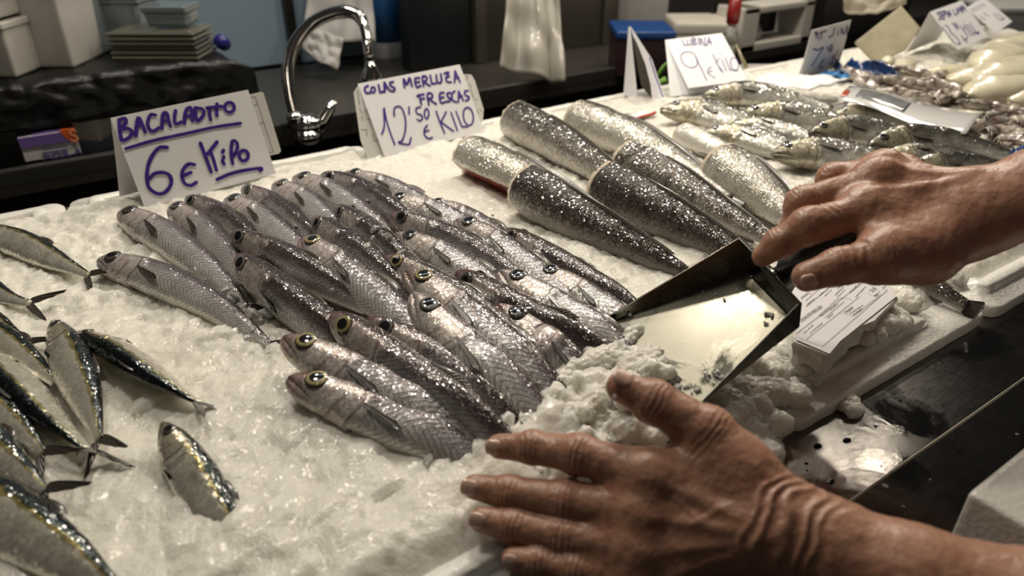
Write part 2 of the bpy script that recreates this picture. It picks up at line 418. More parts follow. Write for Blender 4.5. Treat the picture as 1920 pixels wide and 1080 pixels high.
# ------------------------------------------------------------------ value noise / worley for heights
def vnoise(x, y, seed):
    r = np.random.RandomState(seed).rand(256, 256)
    xi = np.floor(x).astype(int); yi = np.floor(y).astype(int); fx = x - xi; fy = y - yi
    fx = fx * fx * (3 - 2 * fx); fy = fy * fy * (3 - 2 * fy)
    g = lambda i, j: r[(xi + i) % 256, (yi + j) % 256]
    return (g(0, 0) * (1 - fx) + g(1, 0) * fx) * (1 - fy) + (g(0, 1) * (1 - fx) + g(1, 1) * fx) * fy
def facets(x, y, seed):
    """crushed-ice relief: every cell is a small tilted face"""
    r = np.random.RandomState(seed); jx, jy, hh, sx, sy = [r.rand(128, 128) for _ in range(5)]
    xi = np.floor(x).astype(int); yi = np.floor(y).astype(int); best = np.full(x.shape, 9.0); out = np.zeros(x.shape)
    for i in (-1, 0, 1):
        for j in (-1, 0, 1):
            a, b = (xi + i) % 128, (yi + j) % 128
            dx = x - (xi + i + jx[a, b]); dy = y - (yi + j + jy[a, b]); d = dx * dx + dy * dy
            k = d < best; best = np.where(k, d, best)
            out = np.where(k, hh[a, b] + (sx[a, b] - .5) * dx * 1.3 + (sy[a, b] - .5) * dy * 1.3 - d * 0.5, out)
    return out

# ------------------------------------------------------------------ steel counter
Y_SEAM = 0.169
ctr = empty('display_counter', (0.6, 0.3, -0.021), 'wet brushed steel fish counter with scratches and a folded seam', 'counter')
def cparent(o):
    o.parent = ctr; o.matrix_parent_inverse = ctr.matrix_basis.inverted(); return o
def up(o, root):
    o.parent = root; o.matrix_parent_inverse = root.matrix_basis.inverted(); return o
for nm, (ya, za, yb, zb) in {'counter_top': (Y_SEAM, -0.021, 1.065, -0.021), 'front_panel': (-0.03, -0.0333, Y_SEAM, -0.0212)}.items():
    up(bmobj(nm, prism_bm([(-1.1, ya, za), (2.8, ya, za), (2.8, yb, zb), (-1.1, yb, zb)], (0, 0, -0.012)), STEEL), ctr)
up(bmobj('seam', tube_bm([(-1.1, Y_SEAM, -0.0215), (2.8, Y_SEAM, -0.0215)], 0.0011, 8), simple('worn_seam', (0.55, 0.50, 0.42), 0.3, 1.0)), ctr)
up(bmobj('base_cabinet', box_bm((0.85, 0.535, -0.5), 3.6, 0.83, 0.92), simple('dark_steel_base', (0.06, 0.058, 0.055), 0.4, 0.8)), ctr)

# ------------------------------------------------------------------ polystyrene trays
def round_rect(x0, x1, y0, y1, r, n=5, m=34):
    pts = []
    for cx, cy, a0 in ((x1 - r, y1 - r, 0), (x0 + r, y1 - r, 90), (x0 + r, y0 + r, 180), (x1 - r, y0 + r, 270)):
        arc = [(cx + r * math.cos(math.radians(a0 + 90 * k / n)), cy + r * math.sin(math.radians(a0 + 90 * k / n))) for k in range(n + 1)]
        if pts:
            a, b = pts[-1], arc[0]; pts += [(a[0] + (b[0] - a[0]) * k / m, a[1] + (b[1] - a[1]) * k / m) for k in range(1, m)]
        pts += arc
    a, b = pts[-1], pts[0]; pts += [(a[0] + (b[0] - a[0]) * k / m, a[1] + (b[1] - a[1]) * k / m) for k in range(1, m)]
    return pts
def tray(x0, x1, label, seed, notch=None):
    y0, y1 = 0.2335 + rng.uniform(-.002, .002), 1.052
    prof = [(0.0, -0.0205), (0.0, -0.0105), (0.0022, -0.008), (0.020, -0.008), (0.022, -0.0015), (0.024, 0.0), (0.034, 0.0), (0.037, -0.003), (0.040, -0.015)]
    vs, fs = [], []; N = None
    for ins, z in prof:
        ring = round_rect(x0 + ins, x1 - ins, y0 + ins, y1 - ins, max(0.016 - ins * 0.3, 0.004)); N = len(ring)
        for (x, y) in ring:
            zz = z + (0.0012 * (noise.noise(Vector((x * 30, y * 30, seed))) + 0.5 * noise.noise(Vector((x * 110, y * 110, seed)))) if z > -0.012 else 0)
            w = 0.0007 * noise.noise(Vector((x * 160, y * 160, seed + 5)))
            if y0 + .045 < y < y1 - .075: zz = min(zz, -0.0135)
            if notch and notch[0] < x < notch[1] and y < 0.4: zz = min(zz, -0.0078)
            vs.append((x + w, y + w, zz))
    for i in range(len(prof) - 1):
        for k in range(N): fs.append((i * N + k, i * N + (k + 1) % N, (i + 1) * N + (k + 1) % N, (i + 1) * N + k))
    fs.append(tuple((len(prof) - 1) * N + k for k in range(N)))
    o = mesh('fish_tray', vs, fs, FOAM); return tag(o, label, 'tray', 'white polystyrene trays along the counter')
tray(-0.42, 0.005, 'white polystyrene tray full of ice under the sardines', 1)
tray(0.010, 0.420, 'white polystyrene tray full of ice under the blue whiting and the two big price cards', 2)
tray(0.425, 0.725, 'white polystyrene tray with a stepped rim under the hake tails and the printed fish label', 3, (0.645, 0.705))
tray(0.730, 1.130, 'white polystyrene tray under the sea bass', 4)
tray(1.135, 1.550, 'white polystyrene tray under the baby squid heap', 5)
tray(1.555, 2.250, 'white polystyrene tray under the cleaned cuttlefish', 6)

# ------------------------------------------------------------------ crushed ice bed
def ice_height(x, y):
    h = 0.010 * (vnoise(x * 9, y * 9, 1) - 0.45) + 0.006 * (vnoise(x * 24, y * 24, 2) - 0.5)
    rough = 0.35 + 0.65 * np.clip((vnoise(x * 5, y * 5, 3) - 0.3) * 2.2, 0, 1)
    h += 0.0034 * (facets(x * 36, y * 36, 6) - 0.5)
    h += rough * (0.0040 * (facets(x * 75, y * 75, 4) - 0.5) + 0.0016 * (facets(x * 170, y * 170, 5) - 0.5))
    md = np.exp(-(((x - 0.300) / 0.070) ** 2 + ((y - 0.332) / 0.042) ** 2)); h += 0.024 * md + md * (0.007 * (facets(x * 60, y * 60, 14) - 0.5) + 0.004 * (facets(x * 150, y * 150, 15) - 0.5))
    h += 0.012 * np.exp(-(((x - 0.21) / 0.06) ** 2 + ((y - 0.33) / 0.03) ** 2))
    h += 0.004
    e = np.minimum(y - 0.262, 1.018 - y); k = np.clip(e / 0.03, 0, 1); k = k * k * (3 - 2 * k)
    return -0.006 + (h + 0.006) * k - 0.004 * (1 - k)
xs = np.arange(-0.46, 2.24, 0.0034); ys = np.arange(0.262, 1.0185, 0.0034)
gx, gy = np.meshgrid(xs, ys, indexing='ij'); gz = ice_height(gx, gy)
nx, ny = gx.shape; ii = np.arange(nx * ny).reshape(nx, ny)
quads = np.stack([ii[:-1, :-1], ii[1:, :-1], ii[1:, 1:], ii[:-1, 1:]], -1).reshape(-1, 4)
bed = np_mesh('crushed_ice', np.stack([gx, gy, gz], -1).reshape(-1, 3), quads, ICE)
tag(bed, 'bed of crushed ice filling the white trays under the fish', 'ice', kind='stuff')

def chip_bm(bm, c, r, rr):
    pts = [Vector((rr.gauss(0, 1), rr.gauss(0, 1), rr.gauss(0, 1) * 0.7)).normalized() * r * rr.uniform(0.7, 1.25) for _ in range(rr.randint(9, 14))]
    vs = [bm.verts.new(Vector(c) + p) for p in pts]
    res = bmesh.ops.convex_hull(bm, input=vs)
    bmesh.ops.delete(bm, geom=[g for g in res['geom_interior'] if isinstance(g, bmesh.types.BMVert)], context='VERTS')
    hull = [g for g in res['geom'] if isinstance(g, bmesh.types.BMFace) and g.is_valid]; cc = Vector(c)
    for f in hull:
        f.normal_update()
        if f.normal.dot(f.calc_center_median() - cc) < 0: f.normal_flip()
LUMPS = []
def lump_field(name, blobs, h, noise_amp, seed, m, label=None, cat='ice', kind='stuff', floor=None, blend=0.006):
    bl = np.array(blobs); pad = 0.02
    F = Field(bl[:, :3].min(0) - pad, bl[:, :3].max(0) + pad, h)
    for x, y, z, r in blobs:
        s, (X, Y, Z) = F.sub((x - r - .012, y - r - .012, z - r - .012), (x + r + .012, y + r + .012, z + r + .012))
        d = np.sqrt((X - x) ** 2 + (Y - y) ** 2 + ((Z - z) * 1.15) ** 2) - r
        F.v[s] = smin(F.v[s], d, blend)
    g = [F.lo[k] + F.h * np.arange(F.n[k]) for k in range(3)]; X, Y, Z = np.meshgrid(*g, indexing='ij')
    nn = 0.8 * (facets(X * 120 + Z * 70, Y * 120 - Z * 60, seed) - 0.5) + 0.6 * (facets(X * 280 - Z * 190, Y * 330 + Z * 210, seed + 1) - 0.5)
    F.v += (noise_amp * nn).astype(np.float32)
    if floor is not None: F.v = np.maximum(F.v, (floor - Z).astype(np.float32))
    F.v[0] = F.v[-1] = 1; F.v[:, 0] = F.v[:, -1] = 1; F.v[:, :, 0] = F.v[:, :, -1] = 1
    p, q = surface_nets(F); LUMPS.append(p)
    o = np_mesh(name, p, q, m); return tag(o, label, cat, kind=kind)
r_ = random.Random(3)
def scatter(px, py, z, sx, sy, n, r0, r1, dz=0.01, front=True):
    c = P(px, py, z); return [(c.x + r_.gauss(0, sx), c.y + r_.gauss(0, sy), max(z - 0.012, c.z + r_.uniform(-dz, dz)), r_.uniform(r0, r1)) for _ in range(n)]
# heap spilling over the rim below the scoop
bl = []
for px, py, z, n in ((1390, 735, 0.002, 16), (1430, 745, 0.0, 14), (1400, 790, -0.004, 12), (1415, 830, -0.010, 8), (1380, 700, 0.004, 12), (1440, 700, 0.002, 10), (1480, 690, 0.0, 6), (1425, 862, -0.017, 4), (1360, 770, 0.006, 9)):
    bl += scatter(px, py, z, 0.012, 0.008, n, 0.005, 0.011, 0.005)
lump_field('spilled_ice', bl, 0.0012, 0.0021, 21, ICE, 'heap of crushed ice spilling over the tray rim beside the scoop', floor=-0.0205)
# ice being pushed by the open hand and carried on the scoop lip
bl = []
for px, py, z, n, r0, r1 in ((1030, 715, 0.016, 12, .004, .009), (1090, 690, 0.020, 14, .004, .010), (1010, 770, 0.012, 8, .004, .008), (1130, 668, 0.022, 12, .004, .010), (1200, 690, 0.026, 16, .004, .009), (1090, 770, 0.022, 10, .004, .010), (1170, 730, 0.026, 14, .004, .010), (1230, 672, 0.029, 9, .003, .006), (1150, 640, 0.024, 9, .004, .007), (960, 790, 0.008, 8, .004, .008), (920, 830, 0.006, 6, .003, .007), (1050, 660, 0.012, 10, .004, .009), (1000, 690, .012, 8, .004, .008), (1200, 790, .014, 12, .004, .009), (1150, 805, .012, 12, .004, .009), (1265, 800, .010, 10, .004, .009), (1100, 835, .010, 12, .004, .009), (1300, 785, .008, 8, .004, .008), (1060, 870, .006, 10, .004, .008), (1250, 760, .016, 8, .004, .008)):
    bl += scatter(px, py, z, 0.011, 0.009, n, r0, r1, 0.006)
lump_field('pushed_ice', bl, 0.0011, 0.0022, 31, ICE, 'mound of crushed ice pushed up against the scoop by the open hand')
# old ice round the printed label and the rim behind it
bl = []
for px, py, z, n in ((1540, 660, 0.0, 8), (1500, 690, 0.0, 8), (1640, 620, 0.004, 12), (1680, 600, 0.002, 10), (1700, 560, 0.004, 10), (1610, 600, 0.006, 10), (1580, 570, 0.008, 12), (1760, 500, 0.002, 8), (1520, 610, 0.006, 8)):
    bl += scatter(px, py, z, 0.010, 0.008, n, 0.004, 0.010, 0.004)
lump_field('label_ice', bl, 0.0014, 0.0022, 41, ICE, 'loose crushed ice packed round the printed fish label on the rim', floor=-0.0076)
# small lump on the steel
bl = scatter(1597, 768, -0.018, 0.005, 0.003, 9, 0.003, 0.006, 0.002)
lump_field('ice_lump', bl, 0.0008, 0.0020, 51, ICE, 'small grainy ice lump on the steel beside the tray rim', 'ice lump', 'thing', floor=-0.0205)
bl = scatter(1455, 895, -0.018, 0.005, 0.003, 6, 0.003, 0.005, 0.002)
lump_field('ice_lump', bl, 0.0008, 0.0020, 55, ICE_W, 'melting ice lump on the steel above the open hand\'s wrist', 'ice lump', 'thing', floor=-0.0205)


# ------------------------------------------------------------------ fish
W_BACK = (0.060, 0.044, 0.040)
MAT_WHITING = mat_fish('blue_whiting_skin', (0.038, 0.026, 0.025), (0.115, 0.093, 0.10), (0.44, 0.425, 0.43), (0.70, 0.68, 0.63), stops=(0.15, 0.27, 0.39, 0.72), metal=0.28, rough=0.30, chevron=0.6,
                       headcol=((0.64, 0.60, 0.555), (0.30, 0.175, 0.14), (0.050, 0.030, 0.025)), head_u=0.215, snout=(0.12, 0.016, 0.015), spark=0.34, glint=600)
MAT_SARDINE = mat_fish('sardine_skin', (0.006, 0.011, 0.012), (0.040, 0.055, 0.048), (0.78, 0.74, 0.62), (0.84, 0.81, 0.72), stops=(0.17, 0.29, 0.36, 0.8), metal=0.55, rough=0.19, scales=0.25, spark=0.38, glint=420, flecks=.06,
                       headcol=((0.66, 0.60, 0.46), (0.45, 0.38, 0.26), (0.05, 0.05, 0.04)), head_u=0.20, streak=(0.42, 0.33, 0.09))
MAT_HAKE_D = mat_fish('dark_hake_skin', (0.040, 0.033, 0.026), (0.075, 0.063, 0.052), (0.22, 0.20, 0.175), (0.55, 0.53, 0.49), stops=(0.22, 0.40, 0.62, 0.85), metal=0.15, rough=0.30, scales=1.0, head_u=0.0, spark=0.75, glint=560, flecks=.09, mottle=.7)
MAT_HAKE_S = mat_fish('silver_hake_skin', (0.10, 0.090, 0.075), (0.28, 0.26, 0.22), (0.60, 0.57, 0.49), (0.70, 0.67, 0.60), stops=(0.08, 0.22, 0.40, 0.8), metal=0.42, rough=0.22, scales=0.9, head_u=0.0, spark=0.7, glint=520, flecks=.15, mottle=.4)
MAT_HAKE_M = mat_fish('mottled_hake_skin', (0.055, 0.047, 0.038), (0.15, 0.135, 0.11), (0.40, 0.37, 0.32), (0.62, 0.59, 0.53), stops=(0.10, 0.28, 0.50, 0.8), metal=0.38, rough=0.24, scales=1.0, head_u=0.0, spark=0.7, glint=500, flecks=.15, mottle=.75)
MAT_HAKE_W = mat_fish('pale_hake_belly', (0.42, 0.39, 0.30), (0.58, 0.55, 0.46), (0.70, 0.68, 0.62), (0.74, 0.72, 0.66), stops=(0.1, 0.25, 0.45, 0.8), metal=0.25, rough=0.25, scales=0.3, head_u=0.0)
MAT_BASS = mat_fish('sea_bass_skin', (0.030, 0.030, 0.024), (0.105, 0.10, 0.082), (0.33, 0.32, 0.275), (0.66, 0.64, 0.58), stops=(0.16, 0.32, 0.46, 0.62), metal=0.32, rough=0.26, scales=0.3, spark=0.45, glint=420, flecks=.1, mottle=.5,
                    headcol=((0.62, 0.57, 0.42), (0.24, 0.20, 0.09), (0.022, 0.021, 0.017)), head_u=0.24)
EYE_Y = mat_eye('golden_eye', (0.44, 0.37, 0.17), 0.54); EYE_S = mat_eye('silver_eye', (0.22, 0.215, 0.19), 0.58); EYE_D = mat_eye('dark_eye', (0.10, 0.095, 0.085), 0.55)
FIN_DARK = mat_fin('dark_fin', (0.030, 0.024, 0.020), (0.115, 0.095, 0.075)); FIN_GREY = mat_fin('grey_fin', (0.09, 0.075, 0.06), (0.26, 0.23, 0.19)); FIN_PALE = mat_fin('pale_fin', (0.25, 0.23, 0.19), (0.48, 0.45, 0.38))
FLESH = simple('raw_flesh', (0.72, 0.62, 0.48), 0.25, 0, 0.15, 60, 0.3, 200, sss=0.4, sssr=(0.01, 0.004, 0.003), coat=0.5)
GUTS = simple('red_belly_lining', (0.30, 0.055, 0.04), 0.2, 0, 0.5, 60, 0.4, 200, coat=0.7)
GILL = simple('gill_red', (0.33, 0.07, 0.05), 0.25, 0, 0.4, 120, 0.4, 260, coat=0.6)

def interp(tab, u): return float(np.interp(u, [a for a, _ in tab], [b for _, b in tab]))
SPEC = {
 # half heights above / below the axis and half width, all as a share of the length
 'whiting': dict(top=[(0, .012), (.015, .024), (.04, .034), (.08, .044), (.15, .053), (.22, .058), (.32, .062), (.45, .060), (.6, .052), (.75, .037), (.88, .021), (.93, .016)],
                 bot=[(0, .016), (.015, .030), (.04, .044), (.08, .055), (.15, .064), (.22, .066), (.32, .068), (.45, .063), (.6, .051), (.75, .035), (.88, .020), (.93, .016)],
                 wid=[(0, .012), (.03, .026), (.08, .040), (.15, .049), (.22, .053), (.32, .054), (.45, .050), (.6, .041), (.75, .027), (.88, .013), (.93, .009)],
                 end=.93, eye=(.080, .395, .0290), mat=MAT_WHITING, eyem=EYE_S, fin=FIN_DARK, tail=(.085, .055, .35), pect=(.235, .50, .125, .0105)),
 'sardine': dict(top=[(0, .010), (.04, .032), (.10, .056), (.2, .077), (.33, .089), (.5, .086), (.68, .064), (.82, .038), (.90, .024), (.93, .022)],
                 bot=[(0, .014), (.04, .042), (.10, .070), (.2, .096), (.33, .112), (.5, .106), (.68, .074), (.82, .040), (.90, .025), (.93, .022)],
                 wid=[(0, .010), (.04, .026), (.10, .042), (.2, .055), (.33, .062), (.5, .058), (.68, .040), (.82, .022), (.93, .009)],
                 end=.93, eye=(.075, .40, .029), mat=MAT_SARDINE, eyem=EYE_D, fin=FIN_DARK, tail=(.19, .115, 1.12), pect=(.235, .72, .09, .011)),
 'bass': dict(top=[(0, .016), (.02, .032), (.05, .050), (.12, .078), (.22, .096), (.35, .112), (.5, .104), (.65, .078), (.8, .046), (.90, .032), (.93, .032)],
              bot=[(0, .020), (.02, .036), (.05, .054), (.12, .080), (.22, .096), (.35, .106), (.5, .098), (.65, .072), (.8, .043), (.90, .031), (.93, .031)],
              wid=[(0, .014), (.05, .034), (.12, .056), (.22, .070), (.35, .075), (.5, .068), (.65, .050), (.8, .028), (.93, .012)],
              end=.93, eye=(.095, .36, .026), mat=MAT_BASS, eyem=EYE_D, fin=FIN_GREY, tail=(.11, .09, .35), pect=(.27, .50, .12, .020)),
}
def frames(path, roll):
    n = len(path); T = []
    for i in range(n):
        t = path[min(i + 1, n - 1)] - path[max(i - 1, 0)]; T.append(t / np.linalg.norm(t))
    out = []
    for t in T:
        z = np.array([0, 0, 1.0]); z = z - t * (z @ t); z /= np.linalg.norm(z); s = np.cross(z, t)
        r = math.radians(roll); D = s * math.cos(r) + z * math.sin(r); L = z * math.cos(r) - s * math.sin(r)
        out.append((t, D, L))          # tangent, towards the back, towards the flank that lies up
    return out
def leaf(name, base, d, w, L, W, m, parent, fork=0.0, nrm=None, thick=0.0006, curl=0.0, splay=1.0):
    """fin: a thin ribbed fan from base along d, spread along w"""
    nrm = np.cross(d, w) if nrm is None else nrm; nu, nv = 9, 13; vs, uv, fs = [], [], []
    for side in (1, -1):
        for i in range(nu):
            u = i / (nu - 1)
            for j in range(nv):
                v = j / (nv - 1) * 2 - 1
                ln = L * (1 - fork * (1 - abs(v)) ** 1.2) * (1 - 0.25 * (1 - fork) * v * v)
                ws = W * (0.28 + 0.72 * u ** 0.8 * splay)
                p = base + d * (u * ln) + w * (v * ws) + nrm * (side * thick * (1.1 - u) + curl * L * u * u + 0.0008 * math.sin(v * 20) * u)
                vs.append(p); uv.append((u, (v + 1) / 2))
    for s in (0, 1):
        for i in range(nu - 1):
            for j in range(nv - 1):
                a = s * nu * nv + i * nv + j; q = (a, a + 1, a + nv + 1, a + nv); fs.append(q if s else q[::-1])
    edge = [i * nv for i in range(nu)] + [(nu - 1) * nv + j for j in range(1, nv)] + [i * nv + nv - 1 for i in range(nu - 2, -1, -1)]
    for a, b in zip(edge, edge[1:]): fs.append((a, b, b + nu * nv, a + nu * nv))
    return mesh(name, vs, fs, m, parent, True, uv)
def eye_disc(parent, c, d, up, nrm, r, m, bulge=0.30):
    vs, uv, fs = [c + nrm * r * bulge], [(0, 0.5)], []; N, K = 24, 7
    for k in range(1, K + 1):
        q = k / K
        for a in range(N):
            t = 2 * math.pi * a / N
            vs.append(c + (d * math.cos(t) * 1.12 + up * math.sin(t)) * r * q + nrm * (r * bulge * (math.sqrt(max(0, 1 - 0.93 * q * q)) - (0.15 if k == K else 0)))); uv.append((q, a / N))
    for a in range(N): fs.append((0, 1 + a, 1 + (a + 1) % N))
    for k in range(K - 1):
        for a in range(N): fs.append((1 + k * N + a, 1 + (k + 1) * N + a, 1 + (k + 1) * N + (a + 1) % N, 1 + k * N + (a + 1) % N))
    return mesh('eye', vs, fs, m, parent, True, uv)

def fish(kind, name, label, cat, group, pts, roll=10, k=1.0, tone=0.3, L=None, eye=None, tail=True, pect=True, mouth=0.0, up_axis=None, matl=None, nu=64, finm=None, head_roll=0.0):
    S = SPEC[kind]; pts = list(pts)
    ln0 = sum(np.linalg.norm(b - a) for a, b in zip(pts, pts[1:]))
    if L and ln0 < L * k * 0.97:      # the hidden rest of the tail runs on under its neighbours
        t = pts[-1] - pts[-2]; t = t / np.linalg.norm(t); t = t + np.array([0, 0, -0.24]); pts.append(pts[-1] + t * (L * k - ln0))
    path = spline(pts, nu + 12)
    arc = np.concatenate([[0], np.cumsum(np.linalg.norm(np.diff(path, axis=0), axis=1))]); LT = arc[-1]
    LN = (L or LT) * k
    root = empty(name, Vector(path[len(path) // 2]), label, cat, group)
    fr = frames(path, roll); seed = rng.uniform(0, 99)
    def at(u):
        s = u * LT; i = int(np.clip(np.searchsorted(arc, s) - 1, 0, len(path) - 2)); f = (s - arc[i]) / (arc[i + 1] - arc[i])
        t = fr[i][0] * (1 - f) + fr[i + 1][0] * f; D = fr[i][1] * (1 - f) + fr[i + 1][1] * f; Lx = fr[i][2] * (1 - f) + fr[i + 1][2] * f
        if head_roll and u < 0.35:
            a = math.radians(head_roll * (1 - u / 0.35)); D, Lx = D * math.cos(a) + Lx * math.sin(a), Lx * math.cos(a) - D * math.sin(a)
        return path[i] * (1 - f) + path[i + 1] * f, t, D / np.linalg.norm(D), Lx / np.linalg.norm(Lx)
    us = [S['end'] * ((i / nu) ** 1.35) for i in range(nu + 1)]; NV = 40; vs, uv, fs = [], [], []
    hu = S['pect'][0] - 0.015
    def section(u, a):
        """a: 0 at the back, pi at the belly, sign = flank"""
        c, t, D, Lx = at(u); ca, sa = math.cos(a), math.sin(a); V = abs(a) / math.pi
        hh = interp(S['top'], u) if ca > 0 else interp(S['bot'], u); wd = interp(S['wid'], u)
        e = 0.86
        dy = math.copysign(abs(ca) ** e, ca) * hh; dx = math.copysign(abs(sa) ** e, sa) * wd
        rel = 1.0
        if kind != 'sardine' or u < 0.3:
            gu = hu - 0.012 + 0.05 * math.sin(V * math.pi) ** 1.5      # gill cover: a raised rim, then a step
            if 0.22 < V < 0.97: rel += 0.085 * math.exp(-((u - gu + 0.012) / 0.016) ** 2) - 0.10 * math.exp(-((u - gu - 0.006) / 0.006) ** 2)
        mu = 0.50 + 0.22 * min(u / 0.09, 1)                            # mouth slit under the snout
        if u < 0.10: rel -= (0.26 + mouth * 0.4) * math.exp(-((V - mu) / 0.035) ** 2) * (1 - u / 0.10) ** 0.5
        if u < 0.20: rel -= 0.05 * math.exp(-((V - 0.78) / 0.05) ** 2) * (u / 0.2)
        rel += 0.018 * noise.noise(Vector((u * 16 + seed, V * 5, a * 0.5)))
        return c + (D * dy + Lx * dx) * LN * rel
    for u in us:
        for j in range(NV):
            a = 2 * math.pi * j / NV; a = a if a <= math.pi else a - 2 * math.pi
            vs.append(section(u, a)); uv.append((u, abs(a) / math.pi))
    for i in range(nu):
        for j in range(NV): fs.append((i * NV + j, (i + 1) * NV + j, (i + 1) * NV + (j + 1) % NV, i * NV + (j + 1) % NV))
    fs.append(tuple(range(NV))); fs.append(tuple(nu * NV + j for j in range(NV))[::-1])
    b = mesh('body', vs, fs, matl or S['mat'], None, True, uv); b['tone'] = float(tone); up(b, root)
    ue, ve, re = S['eye']
    for sgn in (1, -1):
        a = ve * math.pi * sgn; c = section(ue, a); c2 = section(ue + .01, a); c3 = section(ue, a - 0.12 * sgn)
        d = (c2 - c) / np.linalg.norm(c2 - c); w = (c3 - c); w = w - d * (w @ d); w /= np.linalg.norm(w); n = np.cross(d, w); cc = at(ue)[0]
        if n @ (c - cc) < 0: n = -n
        up(eye_disc(None, c - n * re * LN * 0.10, d, w, n, re * LN, eye or S['eyem']), root)
    if pect:
        up_, vp, lp, wp = S['pect']
        for sgn in (1, -1):
            a = vp * math.pi * sgn; c = section(up_, a); c2 = section(up_ + .02, a + 0.03 * sgn); d = (c2 - c) / np.linalg.norm(c2 - c)
            w = section(up_, a + 0.15 * sgn) - section(up_, a - 0.15 * sgn); w = w - d * (w @ d); w /= np.linalg.norm(w); n = np.cross(d, w); cc = at(up_)[0]
            if n @ (c - cc) < 0: n = -n
            d = d * 0.93 + w * sgn * 0.0 + n * 0.05; d = d / np.linalg.norm(d)
            f = leaf('pectoral_fin', c + n * 0.0008, d, w, lp * LN, wp * LN, finm or S['fin'], None, 0.0, n, 0.0004, 0.0, 0.9); up(f, root)
    for nm, u0, u1, a, hgt in ([('dorsal_fin', .34, .46, 0.0, .030), ('anal_fin', .40, .62, math.pi, .022)] if kind != 'sardine' else [('dorsal_fin', .42, .54, 0.0, .035)]):
        v2, u2, f2 = [], [], []
        for i in range(9):
            u = u0 + (u1 - u0) * i / 8; c = section(u, a); cc, t, D, Lx = at(u); o = (c - cc) / max(np.linalg.norm(c - cc), 1e-9)
            for s in (1, -1):
                v2.append(c - o * 0.001 + Lx * 0.0007 * s); u2.append((0, i / 8)); v2.append(c + o * hgt * 0.45 * LN * math.sin(math.pi * (i + 1) / 11) + t * 0.03 * LN + Lx * 0.0002 * s); u2.append((1, i / 8))
        for i in range(8):
            q = i * 4; f2 += [(q, q + 4, q + 5, q + 1), (q + 3, q + 7, q + 6, q + 2), (q + 1, q + 5, q + 7, q + 3)]
        up(mesh(nm, v2, f2, FIN_GREY if kind != 'sardine' else FIN_DARK, None, True, u2), root)
    if tail:
        lt, wt, fk = S['tail']; c, t, D, Lx = at(S['end'] - 0.012)
        up(leaf('tail_fin', c, t, D, lt * LN, wt * LN, finm or S['fin'], None, fk * 0.75, Lx, 0.0007), root)
    return root

